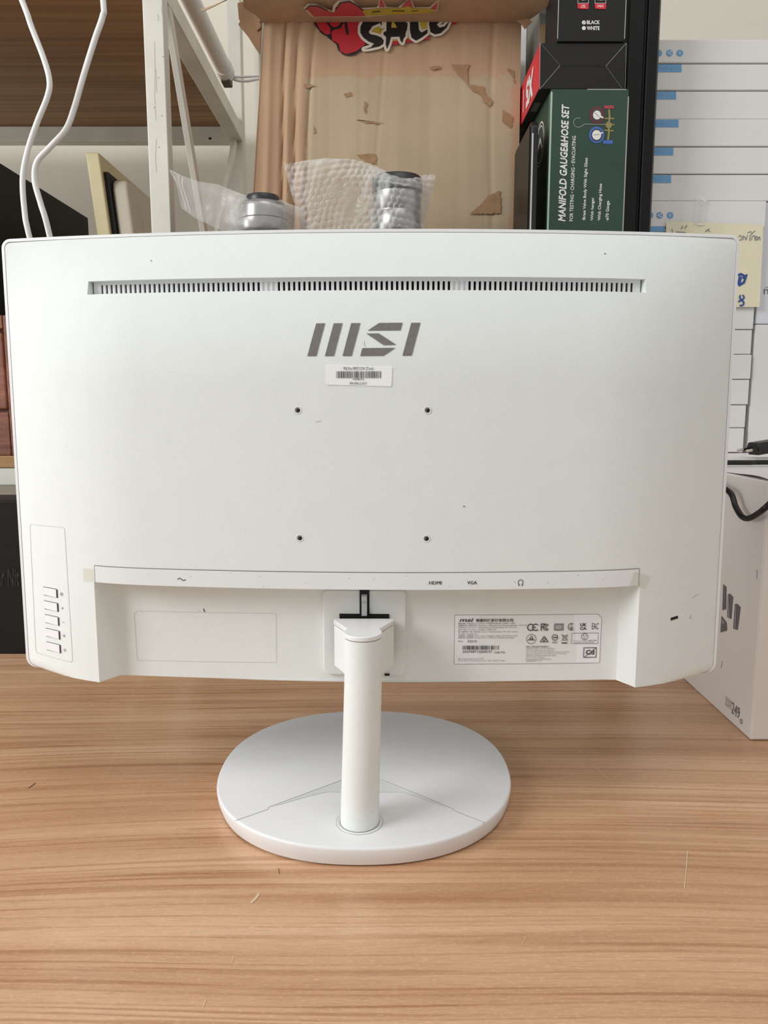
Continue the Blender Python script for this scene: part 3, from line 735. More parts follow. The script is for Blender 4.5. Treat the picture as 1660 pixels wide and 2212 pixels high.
MB().box(-1.49, -.328, RYF+.03, RYB+.03, CZ+.6025, CZ+.6205).build('shelf_board', 'shelf_wood', rk)
MB().box(-1.49, -.345, RYF-.002, RYB+.02, CZ-.0972, CZ-.0795).build('shelf_board', 'shelf_edge', rk, bevel=.001)
for (y0, z0), (y1, z1) in (((1.195, .600), (1.70, -.112)), ((1.80, .585), (1.20, -.085))):
    d = Vector((0, y1-y0, z1-z0)).normalized(); nn = Vector((0, -d.z, d.y))*.0095; b = MB()
    x0, x1 = (-.322, -.312) if y0 < 1.5 else (-.332, -.323)
    vs_ = []
    for x in (x0, x1):
        for (y, z) in ((y0, z0), (y1, z1)):
            for s_ in (-1, 1): vs_.append((x, y+nn.y*s_, CZ+z+nn.z*s_))
    b.add(vs_, [(0, 1, 3, 2), (4, 6, 7, 5), (0, 4, 5, 1), (2, 3, 7, 6), (0, 2, 6, 4), (1, 5, 7, 3)]); b.build('brace', 'paint_white', rk, bevel=.001)
fl = Flat(lambda u, v: at(u, v, RYB-.0004)); fl.circle(454, 299, 3.6, 12, 2.6); fl.build('bolt_hole', 'dark_gap', rk)

# lamp tube lying on the side rail, with its wire
lt = empty('lamp_tube', (-.318, 1.40, CZ+.63), 'white lamp tube above the right side rail of the rack', 'lamp')
b = MB(); b.tube([(-.318, 1.12, CZ+.655), (-.3165, 1.62, CZ+.655)], .0155, 20); b.build('tube', 'tube_white', lt, smooth=40)
b = MB(); b.tube([(-.3165, 1.615, CZ+.655), (-.3165, 1.650, CZ+.655)], [.0175, .0175], 20); b.build('end_cap', 'plastic_smooth', lt, smooth=40)
b = MB(); b.box(-.326, -.308, 1.640, 1.672, CZ+.635, CZ+.662); b.build('socket', 'gap_dark', lt, bevel=.002)
for k, pts in enumerate(([(487, 152), (496, 166), (514, 174), (535, 175), (560, 170)], [(482, 164), (500, 166), (530, 166), (560, 163)])):
    b = MB(); b.tube(spline([at(x, y, 1.66-.002*k) for x, y in pts]), .0027, 8); b.build('wire', 'white_cable', lt, smooth=60)

# two hanging white cables
def cable(pts, Y, r, label, dx, xe, ye):
    P = [at(x, y, Y) for x, y in pts]; a = P[0]; e = P[-1]
    top = [Vector((a.x-dx*1.6, 1.24, CZ+.6215+r)), Vector((a.x-dx*1.5, 1.17, CZ+.665)), Vector((a.x-dx*1.25, 1.02, CZ+.635)), Vector((a.x-dx*.7, Y+.01, CZ+.515))]
    bot = [Vector((e.x+.012, Y+.01, CZ+.1)), Vector((e.x*.6+xe*.4, Y+.03, CZ-.1)), Vector((xe-.01, ye-.03, DESK+.05)), Vector((xe+.02, ye-.005, DESK+r+.001)), Vector((xe+.08, ye, DESK+r+.0004)), Vector((xe+.16, ye, DESK+r+.0004))]
    b = MB(); b.tube(spline(top+P+bot, 8), r, 10)
    b.build('hanging_cable', 'white_cable', smooth=60, label=label, cat='cable', group='white cables hanging from the rack')
cable([(47, 0), (68, 58), (95, 128), (107, 175), (102, 210), (80, 265), (60, 325), (49, 385), (53, 455), (62, 505)], .86, .0029, 'left one of the two white cables hanging in front of the rack', .060, -.33, 1.02)
cable([(223, 2), (222, 35), (205, 85), (180, 165), (160, 235), (142, 280), (108, 318), (80, 350), (75, 390), (88, 440), (104, 495)], .88, .0031, 'right one of the two white cables hanging in front of the rack', .012, -.26, 1.00)

# things on the lower board of the rack
LB = CZ-.0795
b = MB(); b.box(-1.05, -.634, 1.30, 1.72, LB, CZ+.393); b.build('black_box', 'black_case', bevel=.002, label='tall plain black box standing on the lower board of the rack', cat='box')
wb = empty('wooden_box', (-.70, 1.23, LB), 'reddish brown wooden box with a framed front on the rack board', 'box')
x0, x1, y0, z1 = -.86, -.545, 1.176, CZ+.130
MB().box(x0, x1, y0+.014, 1.285, LB, z1).build('body', 'red_wood', wb, bevel=.0015)
fx = at(13, 800, y0).x; fz = at(13, 891, y0).z
MB().box(fx, x1, y0, y0+.014, LB, z1).build('frame_stile', 'red_wood', wb, bevel=.0018)
MB().box(x0, fx-.0006, y0, y0+.014, LB, fz).build('frame_rail', 'red_wood', wb, bevel=.0018)
MB().box(x0, fx-.0006, y0, y0+.014, z1-.02, z1).build('frame_rail', 'red_wood', wb, bevel=.0018)
b = MB(); b.box(x0+.002, fx-.004, y0+.006, y0+.0139, fz+.004, z1-.024); b.build('front_panel', 'red_wood', wb, bevel=.004)
# black carton standing under the rack at the back of the desk
bc = empty('black_carton', (-.72, 1.08, DESK), 'black printed carton standing at the back left of the desk', 'box')
MB().box(-.98, -.43, 1.045, 1.115, DESK, CZ-.132).build('carton_body', 'black_carton', bc, bevel=.002)
fl = Flat(lambda u, v: at(u, v, 1.0444)); fl.text('ar Nit', -6, 42, 1266, 1226, bold=.02); fl.build('carton_print', 'carton_mark', bc)

# old cream monitor on edge
om = empty('old_monitor', (-.47, 1.58, LB), 'old yellowed cream monitor standing on edge on the rack, seen side on', 'monitor')
lean = .095
def lx(x, y, z): return (x-(z-(CZ+.365))*lean, y, z)
zt = CZ+.4345
MB().box(-.5165, -.4925, 1.42, 1.755, LB, zt, lx).build('front_bezel', 'cream_plastic', om, bevel=.003)
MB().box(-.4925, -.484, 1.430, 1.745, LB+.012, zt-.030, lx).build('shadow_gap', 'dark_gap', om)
b = MB(); b.prism([(1.437, LB+.018), (1.74, LB+.018), (1.74, zt-.036), (1.458, zt-.036), (1.443, zt-.042), (1.437, zt-.058)], -.484, -.455, lambda y, z, x: lx(x, y, z)); b.build('back_shell', 'beige', om, bevel=.007, seg=4)
b = MB(); b.box(-.4556, -.4538, 1.50, 1.66, CZ+.15, CZ+.348, lx); b.build('back_hatch', 'beige', om, bevel=.0012)

# ================================================================ BLACK SHELF UNIT behind the monitor
sh = empty('shelf_unit', (.03, 1.30, 0), 'black metal shelf unit behind the monitor with a tall upright on the right', 'shelf')
SD = CZ+.19
MB().box(-.29, .345, 1.05, 1.56, SD-.02, SD).build('shelf_deck', 'black_paint', sh, bevel=.001)
b = MB(); ux0, ux1 = at(1352, 245, 1.14).x, at(1421, 245, 1.14).x
b.prism([(ux0, 1.14), (ux0+.021, 1.14), (ux0+.0225, 1.144), (ux0+.025, 1.144), (ux0+.0265, 1.14), (ux1-.004, 1.14), (ux1, 1.146), (ux1, 1.185), (ux0, 1.185)], 0, CZ+.85, lambda x, y, z: (x, y, z)); b.build('upright', 'black_paint', sh, bevel=.0008)
for x, y, z in ((-.285, 1.14, SD-.02), (-.285, 1.51, SD-.02), (.30, 1.51, SD-.02)): MB().box(x, x+.035, y, y+.035, 0, z).build('leg', 'black_paint', sh, bevel=.001)

# ---------------------------------------------------------------- large worn carton
YC = 1.27
ct = empty('cardboard_carton', (0, 1.40, SD), 'large worn brown cardboard carton with open flaps behind the monitor', 'box')
tl, tr_, bl, br = at(571, 40, YC), at(1127, 48, YC), at(536, 590, YC), at(1117, 590, YC)
tz = (tl.z+tr_.z)/2
def face(u, v):
    z = SD+(tz-SD)*v
    xl = bl.x+(tl.x-bl.x)*min(1, (z-SD)/(tz-SD))**1.15; xr = br.x+(tr_.x-br.x)*v
    x = xl+(xr-xl)*u; y = YC
    # vertical crush folds near the left edge
    for uc, wd, h in ((.040, .012, -.005), (.098, .005, .010), (.122, .010, -.006), (.150, .004, .009), (.175, .014, -.003), (.205, .006, .006), (.46, .006, .0008), (.90, .01, .0012)):
        vv = .35+.65*(1-v) if uc < .3 else 1
        y += h*vv*math.exp(-((u-uc-.012*math.sin(4*v+uc*9))/wd)**2)
    y += .0012*math.sin(9*u+3*v)-.004*(1-abs(2*u-1)**4)*(1-v)*.3
    return (x, y, z)
b = MB(); b.grid(face, list(np.linspace(0, 1, 141)), list(np.linspace(0, 1, 31))); b.build('front_panel', 'carton', ct, smooth=60)
b = MB(); yb = 1.53
for (a, c) in ((face(0, 0), face(0, 1)), (face(1, 0), face(1, 1))):
    b.add([a, (a[0], yb, a[2]), (c[0], yb, c[2]), c], [(0, 1, 2, 3)])
b.add([(bl.x, yb, SD), (br.x, yb, SD), (tr_.x, yb, tz), (tl.x, yb, tz)], [(0, 1, 2, 3)])
b.add([face(0, 0), face(1, 0), (br.x, yb, SD+.0002), (bl.x, yb, SD+.0002)], [(0, 1, 2, 3)])
b.build('carton_body', 'carton_plain', ct)
# front flap, folded out over the face (its outer side is seen from below)
fy, fz = 1.185, CZ+.5795
def flap(u, t, o=0):
    x0, x1 = tl.x-.008-.018*t+.006*math.sin(9*t), tr_.x+.004+.030*t
    x = x0+(x1-x0)*u; y = YC-.001+(fy-YC)*t-.004*t*math.sin(11*u+1); z = tz-.004+(fz-tz+.004)*t+.003*math.sin(2.2*u+.4)*t-.012*max(0, u-.5)**2*4*t-.002*(t*(1-t))*4+.0025*math.sin(23*u)*t*t*.5
    return (x, y, z+o)
b = MB(); uu = list(np.linspace(0, 1, 61)); tt = list(np.linspace(0, 1, 9))
b.grid(lambda u, t: flap(u, t), uu, tt); b.grid(lambda u, t: flap(u, t, .0045), uu, tt)
b.grid(lambda u, t: flap(u, 0, .0045*t), uu, [0, 1]); b.grid(lambda t, q: flap(0, t, .0045*q), tt, [0, 1]); b.grid(lambda t, q: flap(1, t, .0045*q), tt, [0, 1])
b.build('front_flap', 'carton', ct, smooth=50, weld=True)
b = MB(); zg = []
for k in range(241):
    u = k/240; p = flap(u, 1); zg.append((p[0], p[1], p[2]+(.0006 if k % 2 else .0040)))
for a, c in zip(zg[:-1], zg[1:]): b.add([a, c, (c[0], c[1]+.03, c[2]), (a[0], a[1]+.03, a[2])], [(0, 1, 2, 3)])
b.build('flute_edge', 'flute', ct, kind='stuff')
# torn hanging corner of the left flap
poly = [(513, 6), (516, 40), (520, 44), (515, 52), (536, 78), (561, 117), (566, 40), (566, 22), (548, 18), (530, 2)]
b = MB()
def hang(u, v, o): p = at(u, v, 1.272+.05*(566-u)/50); return (p.x, p.y+o, p.z)
b.prism(poly, 0, .004, hang); b.build('torn_flap', 'carton_plain', ct, bevel=.0006)
b = MB(); b.prism([(545, 28), (566, 30), (565, 62), (557, 70), (551, 55)], -.006, -.002, hang); b.build('torn_flap', 'carton_plain', ct, bevel=.0006)
b = MB(); b.prism([(438, 36), (470, 25), (505, 10), (535, -4), (580, -8), (610, 1), (575, 2), (524, 4), (523, 9), (500, 12), (470, 28), (446, 39)], -.02, -.0185, lambda u, v, o: (lambda p: (p.x, p.y+o, p.z))(at(u, v, 1.22))); b.build('torn_paper', 'flute', ct)
b = MB(); b.prism([(1118, 44), (1127, 50), (1135, 62), (1141, 55), (1150, 46), (1140, 40)], 0, .003, lambda u, v, o: (lambda p: (p.x, p.y+o, p.z))(at(u, v, 1.235))); b.build('torn_flap', 'carton_plain', ct)
# torn patches on the face
def on_face(o): return lambda px, py: (lambda p: Vector((p.x, YC-o, p.z)))(at(px, py, YC-o))
def cp2(cx, cy): return (500+cx/2.515, cy/2.515)
for poly in ([(1196, 350), (1294, 353), (1280, 390), (1290, 460), (1372, 470), (1388, 520), (1420, 550), (1408, 580), (1380, 560), (1355, 515), (1312, 495), (1275, 450), (1240, 410)],
             [(1500, 373), (1535, 380), (1545, 460), (1520, 410)], [(680, 845), (740, 832), (788, 838), (790, 892), (730, 880)], [(1075, 362), (1140, 358), (1130, 372), (1085, 378)],
             [(1475, 595), (1535, 640), (1520, 700), (1470, 655)], [(1460, 1035), (1468, 1160), (1290, 1165), (1345, 1120), (1400, 1060)], [(722, 552), (738, 555), (732, 620), (722, 600)], [(448, 680), (462, 720), (450, 732)],
             [(678, 650), (740, 655), (830, 672), (740, 672)], [(610, 508), (650, 500), (660, 520), (625, 530)], [(392, 455), (470, 470), (400, 480)]):
    rj = random.Random(len(poly)*7+int(poly[0][0])); q_ = dens([cp2(*p) for p in poly], True, 4)
    fl = Flat(on_face(.0022)); fl.poly([(u+rj.uniform(-1.5, 1.5), v+rj.uniform(-1.5, 1.5)) for u, v in q_]); fl.build('torn_patch', 'torn', ct)

# SALE sticker: lower half on the face, upper half on the flap
sl = empty('sale_sticker', (at(830, 70, YC).x, YC-.003, at(830, 110, YC).z), 'red, yellow and black SALE sticker on the front of the brown carton', 'sticker')
def k4(cx, cy): return (640+cx/4.611, cy/4.611)
def flap_hit(px, py, o):
    d = ray(px, py); t = YC/d.y; lo_, hi_ = fy/d.y, YC/d.y
    def under(tt): y = d.y*tt; q = (YC-y)/(YC-fy); return d.z*tt+CZ-(tz-.004+(fz-tz+.004)*q-.006-o)
    for _ in range(40):
        mid = (lo_+hi_)/2
        if under(mid) > 0: hi_ = mid
        else: lo_ = mid
    p = d*lo_; return Vector((p.x, p.y, CZ+p.z))
def lower(o): return lambda cx, cy: on_face(.0028+o)(*k4(cx, cy))
def upper(o): return lambda cx, cy: flap_hit(*k4(cx, cy), o)
def spiece(name, mat, f, polys, parent=sl, strokes=()):
    fl = Flat(f)
    if len(polys) > 1 and not strokes:
        for p in polys[:-1]: spiece(name, mat, f, [p], parent)
        polys = polys[-1:]
    for p in polys: fl.poly(p)
    for p, wd in strokes: fl.stroke(p, wd)
    return fl.build(name, mat, parent)
S_ = [(858, 168), (852, 262), (838, 228), (760, 262), (722, 318), (738, 340), (800, 352), (850, 372), (874, 405), (866, 438), (830, 462), (740, 482), (676, 490), (745, 470), (776, 435), (720, 412), (668, 372), (640, 325), (642, 262), (672, 205), (720, 165), (790, 155)]
A_ = [(905, 180), (935, 158), (1010, 150), (1080, 156), (1088, 215), (1112, 235), (1106, 290), (1090, 330), (1090, 360), (1070, 385), (1058, 428), (1040, 405), (1030, 365), (945, 368), (930, 430), (905, 490), (893, 440), (898, 372), (868, 340), (876, 318), (900, 310), (900, 240)]
L_ = [(1150, 158), (1218, 152), (1218, 230), (1226, 300), (1250, 324), (1310, 290), (1308, 330), (1250, 375), (1195, 405), (1150, 375), (1134, 300), (1136, 210)]
E_ = [(1330, 160), (1420, 145), (1530, 138), (1518, 180), (1440, 205), (1402, 245), (1430, 275), (1480, 262), (1532, 205), (1500, 275), (1440, 330), (1385, 342), (1340, 320), (1326, 250)]
spiece('red_backing', 'sale_red', lower(0), [[(955, 400), (1100, 390), (1330, 365), (1320, 392), (1120, 420), (955, 450)], [(1500, 200), (1565, 185), (1602, 205), (1600, 240), (1545, 238)]])
spiece('yellow_burst', 'sale_yellow', lower(.0002), [[(690, 160), (1340, 130), (1340, 330), (1060, 400), (690, 440)]])
spiece('hand_outline', 'sale_black', lower(.0004), [[(165, 172), (690, 165), (720, 300), (700, 460), (640, 505), (585, 545), (530, 556), (470, 545), (420, 500), (402, 440), (322, 378), (310, 365), (250, 330), (190, 255)]])
spiece('red_hand', 'sale_red', lower(.0006), [[(178, 182), (285, 200), (345, 290), (338, 340), (300, 345), (235, 295)], [(300, 192), (435, 180), (445, 225), (420, 262), (375, 272), (340, 245)],
       [(352, 318), (380, 296), (440, 285), (500, 190), (690, 178), (690, 440), (600, 510), (500, 540), (440, 510), (424, 435), (362, 400)]])
spiece('hand_lines', 'sale_black', lower(.0008), [], sl, [([(490, 190), (500, 270), (513, 335)], 26)])
spiece('white_outline', 'sale_white', lower(.0008), [S_, A_, L_, E_], sl, [(S_+[S_[0]], 52), (A_+[A_[0]], 50), (L_+[L_[0]], 50), (E_+[E_[0]], 50)])
spiece('letter', 'sale_black', lower(.0012), [S_]); spiece('letter', 'sale_black', lower(.0012), [A_]); spiece('letter', 'sale_black', lower(.0012), [L_]); spiece('letter', 'sale_black', lower(.0012), [E_])
spiece('yellow_burst', 'sale_yellow', lower(.0014), [[(960, 188), (1006, 276), (948, 276)], [(752, 308), (800, 272), (836, 268), (836, 326)], [(1236, 160), (1310, 150), (1302, 280), (1260, 292), (1236, 260)]])
spiece('flap_outline', 'sale_white', upper(0), [[(70, 80), (120, 38), (200, 42), (300, 85), (358, 110), (372, 50), (420, 4), (560, 0), (640, 80), (800, 72), (822, 50), (828, -6), (860, -6), (900, 70), (1010, 74), (1090, 20), (1108, -6), (1150, -6), (1180, 72), (1330, 72), (1412, 5), (1424, 10), (1405, 110), (690, 168), (165, 172)]])
spiece('red_hand', 'sale_pink', upper(.0006), [[(104, 95), (140, 58), (220, 64), (320, 110), (380, 130), (395, 80), (450, 28), (540, 22), (600, 60), (668, 112), (690, 162), (175, 168)], [(835, 0), (856, 0), (886, 72), (828, 72)], [(1112, 2), (1142, 2), (1165, 70), (1050, 70)], [(1340, 85), (1415, 16), (1395, 108)]])
spiece('yellow_burst', 'sale_yellow', upper(.0008), [[(655, 100), (860, 85), (1050, 80), (1115, 60), (1160, 82), (1380, 92), (1345, 130), (690, 158)]])
spiece('hand_lines', 'sale_black', upper(.001), [], sl, [([(760, 122), (835, 112)], 10), ([(960, 110), (1080, 110)], 9), ([(1150, 112), (1215, 108)], 7), ([(90, 100), (135, 60), (215, 62), (310, 105)], 9), ([(395, 95), (440, 30), (530, 15), (620, 65), (668, 105)], 10)])

# ---------------------------------------------------------------- lenses in clear bags
def lens(x, y, r, label, stack):
    t = empty('camera_lens', (x, y, SD), label, 'camera lens', 'camera lenses behind the monitor')
    for name, mat, pr in stack:
        b = MB(); b.lathe([(rr*r, SD+z) for rr, z in pr], (x, y, 0), 48); b.build(name, mat, t, smooth=35)
    return t
lens(-.170, 1.13, .0335, 'silver and black camera lens in the clear zip bag', [
    ('rear_mount', 'lens_black', [(.86, .0002), (.90, .004), (.90, .048)]), ('silver_ring', 'silver', [(.95, .048), (1.0, .051), (1.0, .0635)]), ('groove', 'gap_dark', [(.975, .0636), (.975, .0650)]),
    ('silver_ring', 'silver', [(1.0, .0651), (1.0, .079), (.96, .0845), (.88, .087)]), ('front_cap', 'lens_black', [(.70, .0872), (.72, .093), (.66, .097), (.35, .0975)])])
lens(.0185, 1.14, .0345, 'silver camera lens with a black rim inside the bubble wrap', [
    ('rear_mount', 'lens_black', [(.84, .0002), (.9, .004), (.9, .046)]), ('barrel', 'silver', [(.94, .0462), (1.0, .050), (1.0, .074), (.97, .0755), (.97, .0775), (1.0, .079), (1.0, .102)]),
    ('front_rim', 'lens_black', [(1.0, .1022), (1.04, .104), (1.04, .121), (.98, .124), (.6, .1245)])])
# bubble wrap pouch: two bubbled sheets meeting at the rim
def interp(p, xs, ys): return float(np.interp(p, xs, ys))
b = MB(); nu, nv = 150, 84
def wrap(side):
    def f(u, v):
        px_top = 612+(942-612)*u
        py_top = interp(px_top, [612, 625, 660, 700, 760, 800, 830, 850, 880, 900, 942], [352, 353, 348, 344, 346, 354, 368, 379, 386, 381, 378])
        pl = interp(v, [0, .45, .75, 1], [655, 648, 628, 612]); pr = interp(v, [0, .5, .85, 1], [905, 915, 935, 942])
        px = pl+(pr-pl)*u; py = 590+(py_top-590)*v
        p = at(px, py, 1.14); e = min(u, 1-u)*2; ev = 1-v
        th = (.014*min(1, e*4)+.030*math.exp(-((p.x-.0185)/.042)**2))*min(1, ev*5)**.6
        th = max(th, .0005)
        y = 1.14+(-th*1.25 if side else th)
        # crumple and bubbles
        y += .004*math.sin(40*p.x+25*p.z)*math.sin(33*p.z-18*p.x)*min(1, e*5)
        wob = .35*math.sin(70*p.x+50*p.z)+.3*math.sin(95*p.z-40*p.x)
        gx, gz = p.x/.0105+wob, p.z/.0092+.6*math.sin(38*p.x); gx += .5*(math.floor(gz) % 2)
        dx, dz = gx-math.floor(gx)-.5, gz-math.floor(gz)-.5; q = 1-(dx*dx+dz*dz)/.2
        if q > 0: y -= .0036*(.6+.45*math.sin(61*p.x+1)*math.sin(47*p.z))*math.sqrt(q)*(1 if side else -1)
        y += .0012*math.sin(170*p.x+60*p.z)*math.sin(140*p.z-70*p.x)
        p.y = y
        if v == 0: p.z = SD+.0006
        return p
    return f
us_ = list(np.linspace(0, 1, nu)); vs_ = list(np.linspace(0, 1, nv))
b.grid(wrap(True), us_, vs_); b.grid(wrap(False), us_, vs_)
b.build('bubble_wrap', 'bubble', smooth=75, label='clear bubble wrap sheet bundled around a lens before the carton', cat='bubble wrap')
# zip bag: crumpled clear film with a seal band
def zipb(side):
    def f(u, v):
        px = 367+(660-367)*u
        top = interp(px, [367, 395, 430, 470, 520, 545, 575, 600, 625, 660], [366, 380, 392, 398, 418, 426, 424, 428, 440, 452])
        bot = interp(px, [367, 381, 390, 420, 470, 520, 600, 660], [370, 395, 448, 470, 494, 520, 545, 545])
        py = top+(bot-top)*v; p = at(px, py, 1.13)
        e = min(1, 4*min(v, 1-v)); th = (.003+.037*math.exp(-((p.x+.170)/.040)**4))*e*min(1, 6*u, 6*(1-u))
        y = 1.13+(-th if side else th)
        y += .0035*math.sin(60*p.x+1.3*math.sin(45*p.z))*math.sin(50*p.z+2)*e
        p.y = y; return p
    return f
zb = empty('zip_bag', (-.17, 1.13, SD), 'clear plastic zip bag holding a lens beside the white rack post', 'bag')
b = MB(); b.grid(zipb(True), list(np.linspace(0, 1, 70)), list(np.linspace(0, 1, 30))); b.grid(zipb(False), list(np.linspace(0, 1, 70)), list(np.linspace(0, 1, 30))); b.build('bag_film', 'zip', zb, smooth=70)
fz_ = zipb(True)
for u0, u1 in ((.060, .073), (.088, .100)):
    b = MB(); b.grid(lambda u, v: fz_(u+.18*max(0, v-.3)*.5, v)-Vector((0, .0008, 0)), list(np.linspace(u0, u1, 3)), list(np.linspace(.05, .95, 24))); b.build('zip_seal', 'zip_band', zb, smooth=70)

# ---------------------------------------------------------------- boxes between the carton and the upright
YB = 1.13
def Pz(py, Y): return at(830, py, Y).z
gb = empty('green_box', (.285, 1.21, SD), 'dark green cardboard box lettered for a gauge and hose set, right of the carton', 'box')
gx0, gx1, gz1 = .230, .3375, Pz(192, YB)
MB().box(gx0, gx1, YB, YB+.17, SD, gz1).build('box_body', 'green_card', gb, bevel=.0012)
def g6(cx, cy): return (1120+cx/6.385, 180+cy/6.385)
def gt(t, cx0, cx1, cyt, cyb, bold=0, shear=0):
    a = g6(cx0, cyb); c = g6(cx1, cyt); xm = (a[0]+c[0])/2
    f2 = Flat(lambda u, v: at(u-(xm-830)/11750*(v-c[1]), v, YB-.0005)); [f2.text(t, a[0]+du, c[0]+du, a[1]+dv, c[1]+dv, shear=shear, rot=90) for du, dv in ((0, 0), (bold*14, bold*8), (-bold*14, -bold*8), (bold*10, -bold*12))]
    f2.build('box_lettering', 'white_ink', gb)
gt('MANIFOLD GAUGE&HOSE SET', 606, 702, 292, 1902, .05, .2); gt('FOR TESTING • CHARGING • EVACUATING', 748, 796, 727, 1900, .012)
gt('·Brass Valve Body With Sight Glass', 918, 970, 1030, 1895, .015); gt('·With hanger', 1010, 1058, 1575, 1898, .015); gt('·With Charging Hose', 1116, 1168, 1385, 1898, .015); gt('·ø70 Gauge', 1216, 1270, 1622, 1898, .015)
def gart(name, mat, fn, o=.0006):
    fl = Flat(lambda u, v: at(*g6(u, v), YB-o)); fn(fl); return fl.build(name, mat, gb)
gart('gauge_picture', 'red_deep', lambda f: f.circle(1088, 437, 106, 32, 118)); gart('gauge_picture', 'blue_print', lambda f: f.circle(1083, 712, 106, 32, 114))
gart('gauge_picture', 'ink', lambda f: (f.circle(1088, 437, 82, 28, 92), f.circle(1083, 712, 80, 28, 88)), .0009)
gart('gauge_dial', 'white_ink', lambda f: (f.circle(1088, 437, 55, 24, 62), f.circle(1083, 712, 62, 24, 68), f.stroke([(1110, 440), (1168, 474)], 22), f.stroke([(1110, 700), (1165, 680)], 18)), .0012)
gart('gauge_needle', 'ink', lambda f: (f.stroke([(1055, 405), (1120, 462)], 5), f.stroke([(1045, 712), (1120, 705)], 5)), .0014)
gart('hook_picture', 'edge_grey', lambda f: f.stroke([(1200, 566), (915, 562), (880, 590), (835, 610), (790, 595), (762, 550), (770, 510), (800, 480), (855, 480)], 7))
gart('valve_picture', 'brass', lambda f: (f.circle(1250, 575, 46, 14), f.stroke([(1255, 370), (1262, 470), (1250, 560), (1252, 680), (1240, 770)], 26), f.stroke([(1200, 485), (1320, 485)], 18), f.stroke([(1200, 570), (1325, 570)], 16), f.stroke([(1190, 645), (1310, 655)], 18)))
gart('knob_picture', 'red_print', lambda f: f.rect(1185, 305, 1322, 350)); gart('knob_picture', 'blue_print', lambda f: f.rect(1172, 785, 1305, 835))
MB().box(gx0-.0004, gx0+.0022, YB-.0006, YB, SD+.01, gz1-.004).build('worn_edge', 'pale_green', gb); MB().box(gx0+.05, gx1-.004, YB-.0004, YB, gz1-.0014, gz1-.0002).build('worn_edge', 'edge_grey', gb); MB().box(gx1-.0012, gx1+.0002, YB-.0004, YB, SD+.03, gz1-.01).build('worn_edge', 'edge_grey', gb)
fl = Flat(lambda u, v: Vector((gx0-.0005, YB+u, gz1+v))); fl.ring(.066, -.052, .030, .0022, ry=.030); fl.ring(.066, -.052, .025, .0018, ry=.025); fl.stroke([(.05, -.06), (.066, -.045), (.08, -.055)], .006); fl.build('round_emblem', 'white_ink', gb)
fl = Flat(lambda u, v: Vector((gx0-.0004, YB+u, gz1+v))); fl.rect(.006, -.20, .008, -.005); fl.rect(.012, -.235, .10, -.185); fl.build('side_print', 'pale_green', gb)

rb = empty('red_black_box', (.272, 1.24, gz1), 'black box with red side marked X5, lying on the green box', 'box')
rx0, rx1, rz1 = .2142, .3312, Pz(92, YB)
MB().box(rx0, rx1, YB+.001, YB+.235, gz1+.0004, rz1).build('box_body', 'black_box', rb, bevel=.0006)
b = MB(); b.box(rx0-.0006, rx0, YB+.0012, YB+.2345, gz1+.001, rz1-.0005); b.build('red_side', 'red_card', rb)
fl = Flat(lambda u, v: Vector((rx0-.0012, YB+u, gz1+v))); zc_ = (rz1-gz1)
fl.text('X5', .042, .100, zc_*.14, zc_*.80, bold=.06, rot=181); fl.rect(.118, zc_*.2, .123, zc_*.75); fl.build('side_lettering', 'white_ink', rb)
fl = Flat(lambda u, v: at(u, v, YB+.0004))
def c33(cx, cy): return (1080+cx/5.533, cy/5.533)
for pts, wd in (([(480, 1065), (720, 785)], .8), ([(1270, 790), (1515, 515)], .8), ([(1270, 790), (1460, 1050)], .35), ([(490, 515), (720, 780)], .3), ([(486, 505), (478, 1060)], 1.0), ([(1515, 515), (1500, 1050)], .7)): fl.stroke([c33(*p) for p in pts], wd)
fl.build('fold_line', 'edge_grey', rb)
fl = Flat(lambda u, v: at(u, v, YB+.0005)); fl.stroke([c33(720, 782), c33(1270, 788)], .8); fl.build('fold_line', 'dark_gap', rb)
fl = Flat(lambda u, v: Vector((rx0+u, YB+v, gz1+.0002))); fl.rect(.003, .05, .012, .085); fl.build('underside_label', 'grey_card', rb)

bb = empty('black_box', (.282, 1.19, rz1), 'black box printed BLACK and WHITE, topmost of the pile beside the upright', 'box')
ub = at(1205, 82, 1.128); vb = at(1350, 85, 1.128)
MB().box(ub.x, vb.x, 1.128, 1.215, rz1+.0006, CZ+.66).build('box_body', 'black_box', bb, bevel=.001)
MB().box(ub.x-.0004, ub.x+.0006, 1.1276, 1.1284, rz1+.004, CZ+.655).build('worn_edge', 'edge_grey', bb); MB().box(vb.x-.0006, vb.x+.0004, 1.1276, 1.1284, rz1+.004, CZ+.655).build('worn_edge', 'edge_grey', bb)
fl = Flat(lambda u, v: at(*c33(u, v), 1.1274))
fl.text('BLACK', 1042, 1200, 290, 243, bold=.03); fl.text('WHITE', 1042, 1195, 360, 313, bold=.03); fl.circle(1007, 269, 24); fl.circle(1007, 336, 24)
fl.stroke([(936, -40), (936, 38), (1062, 38), (1062, -40)], 4); fl.stroke([(1140, -40), (1140, 38), (1270, 38), (1270, -40)], 4); fl.text('C1', 975, 1022, 6, -28); fl.text('1.2m', 1170, 1255, 4, -28)
fl.build('box_lettering', 'white_ink', bb)
fl = Flat(lambda u, v: at(*c33(u, v), 1.1271)); fl.stroke([(998, 281), (1018, 258)], 4); fl.build('tick_mark', 'ink', bb)
